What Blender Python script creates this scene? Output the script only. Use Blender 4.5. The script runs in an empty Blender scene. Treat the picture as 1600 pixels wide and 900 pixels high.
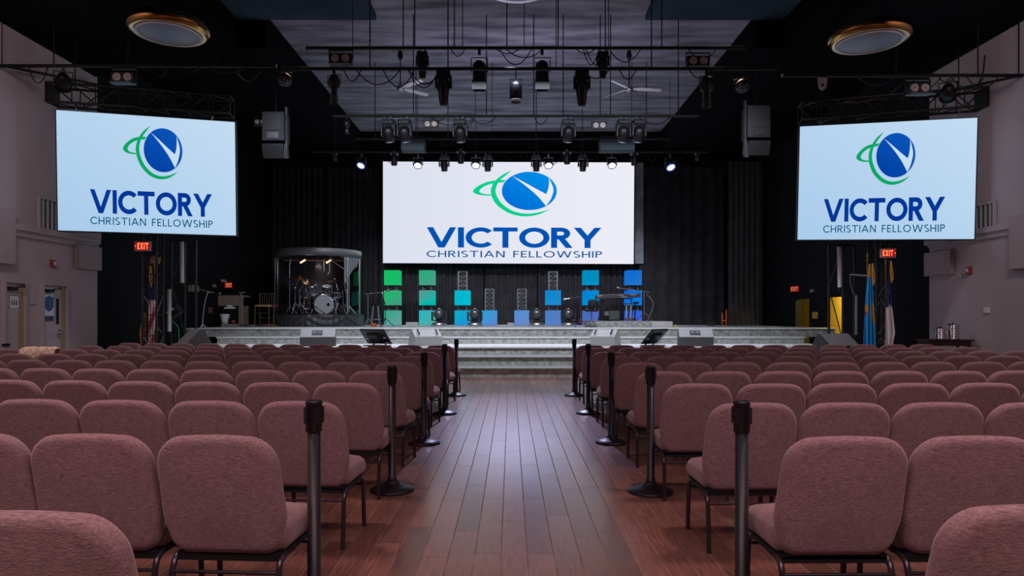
import bpy, math, random
from mathutils import Vector, Matrix
random.seed(7)
PI = math.pi
sc = bpy.context.scene
COL = sc.collection
F, CX, HY, HC = 860.0, 798.0, 495.0, 1.39      # survey scale (px), vanishing column, horizon row, eye height
KD = 1.25                                      # true depth of the hall per surveyed depth (set at the end)

def W(px, py, D):
    """a point of the hall seen at (px,py) that stands D metres in front of the viewer"""
    return Vector(((px-CX)*D/F, D, HC+(HY-py)*D/F))
def WX(px, D): return (px-CX)*D/F
def WZ(py, D): return HC+(HY-py)*D/F

# ------------------------------------------------------------------ mesh builder
class MB:
    def __init__(s): s.v=[]; s.f=[]; s.sm=[]
    def add(s, vs, fs, smooth=False, M=None):
        o=len(s.v)
        for p in vs:
            p=Vector(p)
            s.v.append(M@p if M is not None else p)
        for f in fs:
            s.f.append(tuple(o+i for i in f)); s.sm.append(smooth)
        return s
    def box(s, c, d, M=None, rz=0, rx=0, ry=0):
        x,y,z=d[0]/2,d[1]/2,d[2]/2
        vs=[(-x,-y,-z),(x,-y,-z),(x,y,-z),(-x,y,-z),(-x,-y,z),(x,-y,z),(x,y,z),(-x,y,z)]
        fs=[(0,3,2,1),(4,5,6,7),(0,1,5,4),(1,2,6,5),(2,3,7,6),(3,0,4,7)]
        T=Matrix.Translation(c)@Matrix.Rotation(rz,4,'Z')@Matrix.Rotation(ry,4,'Y')@Matrix.Rotation(rx,4,'X')
        if M is not None: T=M@T
        return s.add(vs,fs,False,T)
    def bx(s, x0,x1,y0,y1,z0,z1, M=None):
        return s.box(((x0+x1)/2,(y0+y1)/2,(z0+z1)/2),(abs(x1-x0),abs(y1-y0),abs(z1-z0)),M)
    def tube(s, path, r, seg=8, M=None, cap=True, sy=1.0):
        P=[Vector(p) for p in path]; n=len(P)
        R=r if isinstance(r,(list,tuple)) else [r]*n
        t0=(P[1]-P[0]).normalized()
        up=Vector((0,0,1)) if abs(t0.z)<.9 else Vector((1,0,0))
        a=t0.cross(up).normalized(); vs=[]; fs=[]
        for i in range(n):
            if i==0: t=P[1]-P[0]
            elif i==n-1: t=P[-1]-P[-2]
            else: t=(P[i+1]-P[i]).normalized()+(P[i]-P[i-1]).normalized()
            t=t.normalized() if t.length>1e-9 else t0
            a=(a-t*a.dot(t)); a=a.normalized() if a.length>1e-6 else t.orthogonal().normalized()
            b=t.cross(a)
            for k in range(seg):
                an=2*PI*k/seg
                vs.append(P[i]+a*math.cos(an)*R[i]+b*math.sin(an)*R[i]*sy)
        for i in range(n-1):
            for k in range(seg):
                k2=(k+1)%seg
                fs.append((i*seg+k,i*seg+k2,(i+1)*seg+k2,(i+1)*seg+k))
        s.add(vs,fs,seg>4,M)
        if cap:
            s.add([vs[k] for k in range(seg)],[tuple(range(seg))[::-1]],False,M)
            s.add([vs[(n-1)*seg+k] for k in range(seg)],[tuple(range(seg))],False,M)
        return s
    def lathe(s, prof, seg=24, M=None, a0=0, a1=2*PI, smooth=True):
        full=abs(a1-a0-2*PI)<1e-6; m=seg if full else seg+1
        vs=[]; fs=[]
        for r,z in prof:
            for k in range(m):
                an=a0+(a1-a0)*k/seg
                vs.append((r*math.cos(an),r*math.sin(an),z))
        for i in range(len(prof)-1):
            for k in range(seg):
                k2=(k+1)%m
                fs.append((i*m+k,i*m+k2,(i+1)*m+k2,(i+1)*m+k))
        return s.add(vs,fs,smooth,M)
    def disc(s, c, r, seg=24, M=None, ry=None):
        T=Matrix.Translation(c)
        if M is not None: T=M@T
        return s.add([(r*math.cos(2*PI*k/seg),(ry or r)*math.sin(2*PI*k/seg),0) for k in range(seg)],[tuple(range(seg))],False,T)
    def prism(s, poly, h0, h1, M=None):
        n=len(poly)
        vs=[(p[0],p[1],h0) for p in poly]+[(p[0],p[1],h1) for p in poly]
        fs=[tuple(range(n))[::-1],tuple(range(n,2*n))]+[(i,(i+1)%n,n+(i+1)%n,n+i) for i in range(n)]
        return s.add(vs,fs,False,M)
    def pillow(s, outline, rings, fn, M=None):
        """outline: closed 2-D loop (ccw); rings: (inset, height); capped by a fan at both ends"""
        O=[]
        for i,p in enumerate(outline):
            a=Vector((p[0],p[1])); q=outline[(i+1)%len(outline)]; b=Vector((q[0],q[1]))
            k=max(1,int((b-a).length/.035+.5))
            O+=[a.lerp(b,j/k) for j in range(k)]
        n=len(O)
        N=[]
        for i in range(n):
            t=O[(i+1)%n]-O[i-1]; t.normalize(); N.append(Vector((-t.y,t.x)))
        cen=sum(O,Vector((0,0)))/n
        vs=[]; fs=[]
        for ins,h in rings:
            for i in range(n):
                p=O[i]+N[i]*ins
                vs.append(fn(p.x,p.y,h))
        m=len(rings)
        for j in range(m-1):
            for i in range(n):
                k=(i+1)%n
                fs.append((j*n+i,j*n+k,(j+1)*n+k,(j+1)*n+i))
        # inner rings toward the centre for a soft dome
        for end,(base,hh,sg) in enumerate(((0,rings[0][1],-1),((m-1)*n,rings[-1][1],1))):
            prev=base
            for q,dome in ((.55,.012),(.2,.016)):
                st=len(vs)
                for i in range(n):
                    p0=O[i]+N[i]*rings[0 if end==0 else -1][0]
                    p=cen+(p0-cen)*q
                    vs.append(fn(p.x,p.y,hh+sg*dome))
                for i in range(n):
                    k=(i+1)%n
                    f=(prev+i,prev+k,st+k,st+i)
                    fs.append(f[::-1] if end==0 else f)
                prev=st
            fs.append(tuple(prev+i for i in range(n))[::-1] if end==0 else tuple(prev+i for i in range(n)))
        return s.add(vs,fs,True,M)
    def sphere(s, c, r, M=None, seg=16, sc3=(1,1,1)):
        prof=[(max(1e-4,r*math.sin(PI*i/8)),-r*math.cos(PI*i/8)) for i in range(9)]
        T=Matrix.Translation(c)@Matrix.Diagonal((*sc3,1))
        if M is not None: T=M@T
        return s.lathe(prof,seg,T)
    def mesh(s, name):
        me=bpy.data.meshes.new(name)
        me.from_pydata([tuple(p) for p in s.v],[],s.f)
        me.polygons.foreach_set('use_smooth',s.sm)
        me.update(); return me

def rbox(x0,x1,z0,z1,rt,rb=None,n=6):
    """rounded rectangle loop, ccw; rt top radius, rb bottom radius"""
    rb=rt if rb is None else rb; P=[]
    for cx,cz,r,a in ((x1-rb,z0+rb,rb,-90),(x1-rt,z1-rt,rt,0),(x0+rt,z1-rt,rt,90),(x0+rb,z0+rb,rb,180)):
        for i in range(n+1):
            an=math.radians(a+90*i/n); P.append((cx+r*math.cos(an),cz+r*math.sin(an)))
    return P

# ------------------------------------------------------------------ objects and tags
USED={}
def tag(o,label=None,cat=None,group=None,kind=None):
    if label:
        o['label']=label
    if cat: o['category']=cat
    if group: o['group']=group
    if kind: o['kind']=kind
    return o
def thing(name,label,cat,loc=(0,0,0),rz=0,group=None):
    o=bpy.data.objects.new(name,None); COL.objects.link(o)
    o.empty_display_size=.1
    o.location=loc; o.rotation_euler=(0,0,rz)
    return tag(o,label,cat,group)
def obj(name,mb,mat,parent=None,loc=None,bevel=0,label=None):
    o=bpy.data.objects.new(name,mb.mesh(name)); COL.objects.link(o)
    o.data.materials.append(mat)
    if parent: o.parent=parent
    if loc is not None: o.location=loc
    if bevel:
        m=o.modifiers.new('bevel','BEVEL'); m.width=bevel; m.segments=2; m.limit_method='ANGLE'
        o.data.polygons.foreach_set('use_smooth',[True]*len(o.data.polygons))
        w=o.modifiers.new('wn','WEIGHTED_NORMAL')
    if label: o['label']=label
    return o
def wobj(name,mb,mat,parent,**k):
    """mesh given in hall coordinates, put under an unrotated thing"""
    L=Vector(parent.location)
    if parent.parent: L=L+Vector(parent.parent.location)
    mb.v=[p-L for p in mb.v]
    return obj(name,mb,mat,parent,**k)
def single(name,mb,mat,label,cat,loc=None,group=None,bevel=0):
    """a thing that is one mesh in hall coordinates: origin moved to its base"""
    if loc is None:
        xs=[p.x for p in mb.v]; ys=[p.y for p in mb.v]; zs=[p.z for p in mb.v]
        loc=Vector(((min(xs)+max(xs))/2,(min(ys)+max(ys))/2,min(zs)))
    mb.v=[p-Vector(loc) for p in mb.v]
    o=obj(name,mb,mat,None,loc,bevel); return tag(o,label,cat,group)
def struct(name,mb,mat,parent=None,bevel=0):
    o=obj(name,mb,mat,parent,None,bevel)
    if not parent: o['kind']='structure'
    return o
def dup(root,loc,rz=0,label=None,group=None,scale=None,cat=None):
    def cp(o,par):
        c=o.copy(); COL.objects.link(c); c.parent=par
        for ch in o.children: cp(ch,c)
        return c
    r=cp(root,None); r.location=loc; r.rotation_euler=(0,0,rz)
    if scale: r.scale=(scale,)*3
    return tag(r,label,cat,group)

# ------------------------------------------------------------------ materials
def nm(name):
    m=bpy.data.materials.new(name); m.use_nodes=True
    return m,m.node_tree.nodes,m.node_tree.links
def srgb(r,g,b):
    f=lambda c:(c/255/12.92) if c/255<=.04045 else ((c/255+.055)/1.055)**2.4
    return (f(r),f(g),f(b),1)
def mat(name,col,rough=.5,metal=0,spec=.5,noise=0,nscale=20,bump=0,stretch=(1,1,1),col2=None,bscale=None,aniso=None):
    m,N,L=nm(name); b=N['Principled BSDF']
    b.inputs['Roughness'].default_value=rough; b.inputs['Metallic'].default_value=metal
    b.inputs['Specular IOR Level'].default_value=spec
    col=tuple(col[:3])+(1,)
    b.inputs['Base Color'].default_value=col
    if noise or bump or col2:
        tc=N.new('ShaderNodeTexCoord'); mp=N.new('ShaderNodeMapping'); mp.inputs['Scale'].default_value=stretch
        L.new(tc.outputs['Object'],mp.inputs['Vector'])
        nz=N.new('ShaderNodeTexNoise'); nz.inputs['Scale'].default_value=nscale; nz.inputs['Detail'].default_value=4
        L.new(mp.outputs[0],nz.inputs['Vector'])
        mx=N.new('ShaderNodeMix'); mx.data_type='RGBA'
        c2=tuple(col2[:3])+(1,) if col2 else tuple(min(1,c*(1+noise)) for c in col[:3])+(1,)
        c1=col if col2 else tuple(c*(1-noise) for c in col[:3])+(1,)
        mx.inputs['A'].default_value=c1; mx.inputs['B'].default_value=c2
        rp=N.new('ShaderNodeValToRGB'); rp.color_ramp.elements[0].position=.32; rp.color_ramp.elements[1].position=.68
        L.new(nz.outputs['Fac'],rp.inputs[0]); L.new(rp.outputs[0],mx.inputs['Factor'])
        L.new(mx.outputs['Result'],b.inputs['Base Color'])
        if bump:
            bp=N.new('ShaderNodeBump'); bp.inputs['Strength'].default_value=bump; bp.inputs['Distance'].default_value=.004
            L.new(nz.outputs['Fac'],bp.inputs['Height']); L.new(bp.outputs[0],b.inputs['Normal'])
    return m
def emis(name,col,strength=1):
    m,N,L=nm(name); N.remove(N['Principled BSDF'])
    e=N.new('ShaderNodeEmission'); e.inputs[0].default_value=tuple(col[:3])+(1,); e.inputs[1].default_value=strength
    L.new(e.outputs[0],N['Material Output'].inputs[0]); return m
def grad_emis(name,c1,c2,axis,lo,hi,strength=1,nz=0):
    """emission graded along a direction of the object's own space"""
    m,N,L=nm(name); N.remove(N['Principled BSDF'])
    tc=N.new('ShaderNodeTexCoord'); dt=N.new('ShaderNodeVectorMath'); dt.operation='DOT_PRODUCT'
    dt.inputs[1].default_value=axis; L.new(tc.outputs['Object'],dt.inputs[0])
    mr=N.new('ShaderNodeMapRange'); mr.inputs['From Min'].default_value=lo; mr.inputs['From Max'].default_value=hi
    src=dt.outputs['Value']
    if nz:
        no=N.new('ShaderNodeTexNoise'); no.inputs['Scale'].default_value=2.6
        mp=N.new('ShaderNodeMapping'); mp.inputs['Scale'].default_value=(.5,.5,1.6)
        L.new(tc.outputs['Object'],mp.inputs[0]); L.new(mp.outputs[0],no.inputs['Vector'])
        ad=N.new('ShaderNodeMath'); ad.operation='MULTIPLY_ADD'; ad.inputs[1].default_value=nz
        L.new(no.outputs['Fac'],ad.inputs[0]); L.new(src,ad.inputs[2]); src=ad.outputs[0]
    L.new(src,mr.inputs['Value'])
    mx=N.new('ShaderNodeMix'); mx.data_type='RGBA'
    mx.inputs['A'].default_value=tuple(c1[:3])+(1,); mx.inputs['B'].default_value=tuple(c2[:3])+(1,)
    L.new(mr.outputs[0],mx.inputs['Factor'])
    e=N.new('ShaderNodeEmission'); e.inputs[1].default_value=strength
    L.new(mx.outputs['Result'],e.inputs[0]); L.new(e.outputs[0],N['Material Output'].inputs[0]); return m
def clear(name,tint=(1,1,1),gl=.1):
    m,N,L=nm(name); N.remove(N['Principled BSDF'])
    t=N.new('ShaderNodeBsdfTransparent'); t.inputs[0].default_value=tuple(tint)+(1,)
    g=N.new('ShaderNodeBsdfGlossy'); g.inputs['Roughness'].default_value=.05
    fr=N.new('ShaderNodeFresnel'); fr.inputs[0].default_value=1.4
    ma=N.new('ShaderNodeMath'); ma.operation='MULTIPLY'; ma.inputs[1].default_value=gl*10
    L.new(fr.outputs[0],ma.inputs[0])
    x=N.new('ShaderNodeMixShader'); L.new(ma.outputs[0],x.inputs[0]); L.new(t.outputs[0],x.inputs[1]); L.new(g.outputs[0],x.inputs[2])
    L.new(x.outputs[0],N['Material Output'].inputs[0]); return m

def floor_mat():
    m,N,L=nm('wood_tile'); b=N['Principled BSDF']
    tc=N.new('ShaderNodeTexCoord'); mp=N.new('ShaderNodeMapping')
    mp.inputs['Rotation'].default_value=(0,0,PI/2); mp.inputs['Location'].default_value=(.31,.056,0)
    L.new(tc.outputs['Object'],mp.inputs[0])
    br=N.new('ShaderNodeTexBrick'); br.offset=.37; br.offset_frequency=2; br.squash=1
    br.inputs['Scale'].default_value=1; br.inputs['Brick Width'].default_value=1.22; br.inputs['Row Height'].default_value=.153
    br.inputs['Mortar Size'].default_value=.0036; br.inputs['Mortar Smooth'].default_value=.1; br.inputs['Bias'].default_value=0
    br.inputs['Color1'].default_value=(.115,.048,.032,1); br.inputs['Color2'].default_value=(.22,.10,.068,1)
    br.inputs['Mortar'].default_value=(.17,.12,.105,1)
    # stagger the end joints of neighbouring rows irregularly
    sx=N.new('ShaderNodeSeparateXYZ'); L.new(mp.outputs[0],sx.inputs[0])
    dv=N.new('ShaderNodeMath'); dv.operation='DIVIDE'; dv.inputs[1].default_value=.153; L.new(sx.outputs['Y'],dv.inputs[0])
    fl=N.new('ShaderNodeMath'); fl.operation='FLOOR'; L.new(dv.outputs[0],fl.inputs[0])
    wn=N.new('ShaderNodeTexWhiteNoise'); wn.noise_dimensions='1D'; L.new(fl.outputs[0],wn.inputs['W'])
    ad=N.new('ShaderNodeMath'); ad.operation='MULTIPLY_ADD'; ad.inputs[1].default_value=.45; L.new(wn.outputs['Value'],ad.inputs[0]); L.new(sx.outputs['X'],ad.inputs[2])
    cb=N.new('ShaderNodeCombineXYZ'); L.new(ad.outputs[0],cb.inputs['X']); L.new(sx.outputs['Y'],cb.inputs['Y'])
    L.new(cb.outputs[0],br.inputs['Vector'])
    nz=N.new('ShaderNodeTexNoise'); nz.inputs['Scale'].default_value=5; nz.inputs['Detail'].default_value=6
    m2=N.new('ShaderNodeMapping'); m2.inputs['Scale'].default_value=(12,1,1); L.new(tc.outputs['Object'],m2.inputs[0]); L.new(m2.outputs[0],nz.inputs['Vector'])
    mx=N.new('ShaderNodeMix'); mx.data_type='RGBA'; mx.blend_type='MULTIPLY'; mx.inputs['Factor'].default_value=.75
    rp=N.new('ShaderNodeValToRGB'); rp.color_ramp.elements[0].position=.3; rp.color_ramp.elements[0].color=(.5,.46,.44,1); rp.color_ramp.elements[1].position=.7; rp.color_ramp.elements[1].color=(1.25,1.2,1.2,1)
    L.new(nz.outputs['Fac'],rp.inputs[0]); L.new(br.outputs['Color'],mx.inputs['A']); L.new(rp.outputs[0],mx.inputs['B'])
    L.new(mx.outputs['Result'],b.inputs['Base Color'])
    b.inputs['Roughness'].default_value=.33; b.inputs['Specular IOR Level'].default_value=.55; b.inputs['Coat Weight'].default_value=.55; b.inputs['Coat Roughness'].default_value=.22
    r2=N.new('ShaderNodeMapRange'); r2.inputs['To Min'].default_value=.3; r2.inputs['To Max'].default_value=.42
    L.new(nz.outputs['Fac'],r2.inputs[0])
    m4=N.new('ShaderNodeMix'); m4.inputs['B'].default_value=.95; L.new(br.outputs['Fac'],m4.inputs['Factor']); L.new(r2.outputs[0],m4.inputs['A']); L.new(m4.outputs['Result'],b.inputs['Roughness'])
    cw=N.new('ShaderNodeMapRange'); cw.inputs['To Min'].default_value=.6; cw.inputs['To Max'].default_value=0; L.new(br.outputs['Fac'],cw.inputs[0]); L.new(cw.outputs[0],b.inputs['Coat Weight'])
    sw_=N.new('ShaderNodeMapRange'); sw_.inputs['To Min'].default_value=.55; sw_.inputs['To Max'].default_value=.05; L.new(br.outputs['Fac'],sw_.inputs[0]); L.new(sw_.outputs[0],b.inputs['Specular IOR Level'])
    bp=N.new('ShaderNodeBump'); bp.inputs['Strength'].default_value=.5; bp.inputs['Distance'].default_value=.003; bp.invert=True
    L.new(br.outputs['Fac'],bp.inputs['Height']); L.new(bp.outputs[0],b.inputs['Normal'])
    return m
def fabric_mat():
    m,N,L=nm('mauve_weave'); b=N['Principled BSDF']; b.inputs['Roughness'].default_value=.95; b.inputs['Specular IOR Level'].default_value=.15
    b.inputs['Sheen Weight'].default_value=.35; b.inputs['Sheen Roughness'].default_value=.5; b.inputs['Sheen Tint'].default_value=(1,.75,.7,1)
    tc=N.new('ShaderNodeTexCoord')
    mp=N.new('ShaderNodeMapping'); mp.inputs['Scale'].default_value=(60,200,330); L.new(tc.outputs['Object'],mp.inputs[0])
    nz=N.new('ShaderNodeTexNoise'); nz.inputs['Scale'].default_value=1; nz.inputs['Detail'].default_value=3; L.new(mp.outputs[0],nz.inputs['Vector'])
    m3=N.new('ShaderNodeMapping'); m3.inputs['Scale'].default_value=(34,60,190); L.new(tc.outputs['Object'],m3.inputs[0])
    n3=N.new('ShaderNodeTexNoise'); n3.inputs['Scale'].default_value=1; n3.inputs['Detail'].default_value=5; L.new(m3.outputs[0],n3.inputs['Vector'])
    ad=N.new('ShaderNodeMath'); ad.operation='MULTIPLY_ADD'; ad.inputs[1].default_value=.4; L.new(n3.outputs['Fac'],ad.inputs[0])
    ml=N.new('ShaderNodeMath'); ml.operation='MULTIPLY'; ml.inputs[1].default_value=.6; L.new(nz.outputs['Fac'],ml.inputs[0]); L.new(ml.outputs[0],ad.inputs[2])
    rp=N.new('ShaderNodeValToRGB'); e=rp.color_ramp.elements
    e[0].position=.30; e[0].color=(.10,.052,.058,1); e[1].position=.70; e[1].color=(.35,.215,.225,1)
    L.new(ad.outputs[0],rp.inputs[0]); L.new(rp.outputs[0],b.inputs['Base Color'])
    vz=N.new('ShaderNodeTexVoronoi'); vz.inputs['Scale'].default_value=1; mv=N.new('ShaderNodeMapping'); mv.inputs['Scale'].default_value=(260,260,330)
    L.new(tc.outputs['Object'],mv.inputs[0]); L.new(mv.outputs[0],vz.inputs['Vector'])
    bp=N.new('ShaderNodeBump'); bp.inputs['Strength'].default_value=.5; bp.inputs['Distance'].default_value=.002
    L.new(vz.outputs['Distance'],bp.inputs['Height']); L.new(bp.outputs[0],b.inputs['Normal'])
    return m
def carpet_mat():
    m=mat('grey_carpet',(.20,.205,.185),.95,spec=.1,col2=(.42,.43,.40),nscale=9,stretch=(1,1,1.2),bump=.4)
    return m
def ceiling_mat():
    m=mat('painted_boards',(.10,.098,.13),.8,spec=.2,col2=(.36,.35,.42),nscale=1.0,stretch=(.55,2.6,1))
    return m

M_floor=floor_mat(); M_fab=fabric_mat(); M_carpet=carpet_mat(); M_ceil=ceiling_mat()
M_wall=mat('mauve_plaster',(.47,.40,.41),.9,spec=.2,noise=.05,nscale=1.2)
M_wallblack=mat('black_paint',(.010,.011,.013),.9,spec=.15)
M_soffit=mat('black_soffit',(.006,.006,.008),.95,spec=.05)
M_bluelit=mat('blue_lit_board',(.035,.06,.085),.9,spec=.1,noise=.3,nscale=.6)
M_curtain=mat('black_velvet',(.026,.025,.028),.95,spec=.1,noise=.25,nscale=2)
M_curtain2=mat('charcoal_velvet',(.05,.047,.05),.95,spec=.1,noise=.2,nscale=2)
M_black=mat('black_metal',(.006,.006,.007),.6,spec=.3)
M_blackp=mat('black_plastic',(.010,.008,.011),.42,spec=.35)
M_legm=mat('dark_bronze_tube',(.045,.035,.045),.3,metal=.6)
M_dgrey=mat('dark_grey_metal',(.03,.032,.035),.5,metal=.3)
M_grey=mat('grey_paint',(.22,.225,.22),.6)
M_lgrey=mat('light_grey_paint',(.40,.41,.40),.6)
M_chrome=mat('chrome',(.75,.75,.77),.18,metal=1)
M_steel=mat('brushed_steel',(.45,.45,.47),.35,metal=1)
M_mon=mat('monitor_lit_top',(.20,.20,.195),.6)  # lighter grey for tops, reflected light put into the colour
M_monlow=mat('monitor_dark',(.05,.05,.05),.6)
M_mon2=mat('monitor_pale',(.27,.265,.25),.6)
M_white=mat('white_paint',(.72,.72,.72),.6)
M_nosing=mat('pale_nosing',(.50,.51,.50),.5)
M_tread=mat('dimmed_tread_carpet',(.13,.135,.12),.95,spec=.1,col2=(.24,.245,.23),nscale=9)  # carpet toned down in colour to offset the strong light on treads
M_door=mat('pale_door_paint',(.46,.42,.44),.6)
M_frame=mat('door_frame_paint',(.42,.37,.38),.6)
M_tan=mat('tan_jamb',(.36,.26,.14),.6)
M_panel=mat('acoustic_fabric',(.44,.36,.36),.95,spec=.1,noise=.05,nscale=60)
M_red=mat('red_plastic',(.30,.015,.02),.4)
M_gold=mat('polished_brass',(.42,.235,.075),.16,metal=1)
M_diff=mat('pendant_diffuser',(.13,.095,.10),.4)
M_wood=mat('dark_mahogany',(.035,.013,.010),.3,noise=.4,nscale=8,stretch=(1,8,8))
M_tansheet=mat('tan_seat',(.55,.34,.16),.6)
M_acrylic=clear('clear_acrylic',(.90,.92,.95),.10)
M_brass=mat('cymbal_bronze',(.30,.18,.12),.35,metal=1)
M_drumhead=mat('drum_head',(.62,.62,.62),.5)
M_drumclear=clear('clear_drum_shell',(.80,.80,.82),.25)
M_orange=mat('orange_enamel',(.75,.16,.02),.4)
M_skirt=mat('black_satin',(.055,.055,.058),.42,spec=.6)
M_key=mat('ivory_keys',(.7,.7,.7),.4)

# ------------------------------------------------------------------ the setting
XW=10.2; DC=13.5; DB=23.2; ZL=7.28; ZS=8.0; ZH=8.8
def setting():
    struct('floor',MB().bx(-12.5,12.5,-5,24,-.1,0),M_floor)
    # left and right plaster walls with pilasters and a stepped ledge
    for sd,nmx,dc in ((-1,'left',13.58),(1,'right',13.41)):
        wl=struct('wall_'+nmx,MB().bx(sd*XW,sd*(XW+.3),-5,dc,0,ZL+.05),M_wall)
        struct('trim_1' if sd<0 else 'trim_2',MB().bx(sd*(XW-.10),sd*XW,-5,dc-.01,3.18,3.30).bx(sd*(XW-.05),sd*XW,-5,dc-.01,3.06,3.18),M_wall)
        struct('trim_3' if sd<0 else 'trim_4',MB().bx(sd*(XW-.22),sd*XW,-5,10.55,3.32,6.6),mat('pilaster_plaster_'+nmx,(.50,.40,.39),.9,spec=.2))
        struct('baseboard_'+nmx,MB().bx(sd*(XW-.02),sd*XW,-5,9.9,0,.12),M_frame)
    # black side walls beyond the plaster ones
    struct('wall_stage_left',MB().bx(-XW-.3,-XW-.02,13.58,DB,0,ZS),M_wallblack)
    mb=MB(); a,b=XW+.02,XW+.22
    segs=[(13.41,17.0),(17.95,18.85),(19.75,DB)]
    for y0,y1 in segs: mb.bx(a,b,y0,y1,0,ZS)
    for y0,y1 in ((17.0,17.95),(18.85,19.75)): mb.bx(a,b,y0,y1,2.02,ZS)
    struct('wall_stage_right',mb,M_wallblack)
    struct('wall_corridor',MB().bx(11.6,11.7,15,DB+1,0,3),mat('yellow_lit_corridor',(.75,.50,.05),.8))  # yellow light of the corridor put into the wall colour
    struct('wall_back',MB().bx(-12,12,DB,DB+.2,0,ZH+.2),M_wallblack)
    struct('wall_rear',MB().bx(-12,12,-5.2,-5,0,ZH),M_wallblack)
    # ceilings
    struct('ceiling',MB().bx(-6.7,6.7,-5,DB,ZH,ZH+.1),M_ceil)
    for sd,k in ((-1,5),(1,6)):
        struct('trim_%d'%k,MB().bx(sd*6.7,sd*(XW+.3),-5,DC,ZL,ZH+.1),M_soffit)            # low house soffit
        struct('trim_%d'%(k+2),MB().bx(sd*6.0,sd*(XW+.3),DC,DB,ZS,ZH+.1),M_soffit)        # stage soffit
        struct('trim_%d'%(k+4),MB().bx(sd*3.3,sd*6.68,-5,DC-.01,ZH-.14,ZH-.01),M_bluelit)  # side bays, blue light put into their colour
    struct('trim_11',MB().bx(-6,6,DB-1.2,DB,ZH-.55,ZH-.01),M_soffit)                        # header at the back
    # stage with its steps: carpet blocks and pale nosings
    E=[(12.64,.236,8.2),(13.16,.457,8.2),(13.84,.634,8.75),(15.38,.827,8.2),(16.3,1.054,9.6)]
    z0=0
    for i,(d,z,hw) in enumerate(E):
        st=struct('trim_%d'%(12+i),MB().bx(-hw,hw,d,DB-.02,z0,z-.03),M_carpet)
        nb=struct('trim_%d'%(17+i),MB().bx(-hw-.02,hw+.02,d-.035,d+.04 if i not in(2,4) else (15.38 if i==2 else DB-.02),z-.032,z),M_nosing)
        if i not in (2,4):
            struct('trim_%d'%(22+i),MB().bx(-hw,hw,d+.04,E[i+1][0],z-.03,z-.002),M_tread)
        z0=z-.03
setting()

def doors():
    sd=-1; x=-XW
    for i,(p0,p1,topy) in enumerate(((2,38,438),(62,103,440))):
        d0=F*XW/(CX-p0); d1=F*XW/(CX-p1)
        zt=2.08; w=.05
        fr=struct('door_%d'%(i+1),MB().bx(x,x+.07,d0,d0+w,0,zt+w).bx(x,x+.07,d1-w,d1,0,zt+w).bx(x,x+.07,d0+w,d1-w,zt,zt+w),M_frame)
        fr['kind']='structure'
        # slab, jamb reveal, closer, handle, sign
        obj('door_slab',MB().bx(x,x+.025,d0+w+.005,d1-w-.13,.01,zt-.005),M_door,fr)
        obj('door_jamb',MB().bx(x,x+.03,d1-w-.13,d1-w,0,zt),M_tan,fr)
        cl=obj('door_closer',MB().bx(x+.03,x+.10,d0+w+.03,d0+w+.22,zt-.15,zt-.08).tube([(x+.1,d0+w+.2,zt-.08),(x+.14,d0+w+.34,zt-.07),(x+.05,d0+w+.40,zt-.03)],.012,6),M_black,fr)
        if i==1:
            obj('vision_pane',MB().bx(x+.02,x+.032,d1-w-.26,d1-w-.18,1.22,1.80),M_black,fr)
            obj('handle',MB().box((x+.035,d1-w-.17,1.02),(.02,.07,.20)).tube([(x+.05,d1-w-.17,1.0),(x+.09,d1-w-.17,1.0),(x+.09,d1-w-.32,1.0)],.014,8).sphere((x+.06,d1-w-.17,1.1),.03),M_steel,fr,label='round steel lock and lever handle')
        else:
            obj('push_bar',MB().bx(x+.03,x+.09,d0-.02,d0+w+.05,.80,.85),M_black,fr)
    # posters on the two doors
    d0=F*XW/(CX-62)+.05
    t=thing('poster','white poster with dark blue disc hung on the left wall door with pane','poster',(x+.028,d0+.15,1.30))
    y0,y1=-.12,.12
    obj('sheet',MB().bx(0,.006,y0,y1,0,.72),M_white,t)
    obj('disc',MB().bx(.0055,.0085,y0+.02,y1-.0,.30,.52).add([(.0088,.12*math.cos(a)*.99,.38+.17*math.sin(a)) for a in [2*PI*k/24 for k in range(24)]],[tuple(range(24))]),mat('poster_blue',(.02,.10,.22),.5),t)
    obj('footer_band',MB().bx(.0055,.0085,y0,y1,0,.11),mat('poster_purple',(.07,.04,.13),.5),t)
    obj('grey_lines',MB().bx(.0055,.0085,y0+.05,y1-.05,.645,.66).bx(.0055,.0085,y0+.03,y1-.08,.61,.622).bx(.0055,.0085,y0+.08,y1-.15,.19,.20),M_grey,t)
    d0=F*XW/(CX-2)+.05
    t=thing('notice','white square notice with red and black dashed border on left door','notice',(x+.028,d0+.20,1.52))
    obj('sheet',MB().bx(0,.006,-.13,.13,0,.34),M_white,t)
    bm=MB(); bk=MB()
    for k in range(7):
        for zz in (.02,.30): (bm if k%2 else bk).bx(.0055,.008,-.125+k*.036,-.10+k*.036,zz,zz+.022)
    for k in range(5):
        for yy in (-.125,.105): (bm if k%2 else bk).bx(.0055,.008,yy,yy+.022,.05+k*.05,.085+k*.05)
    for k in (-1,0,1):   # three small standing figures
        bk.bx(.0055,.008,k*.05-.011,k*.05+.011,.11,.18); bk.add([(.0082,k*.05+.012*math.cos(a),.2+.016*math.sin(a)) for a in [2*PI*j/12 for j in range(12)]],[tuple(range(12))])
    obj('red_dashes',bm,M_red,t); obj('black_marks',bk,M_black,t)
doors()

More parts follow.
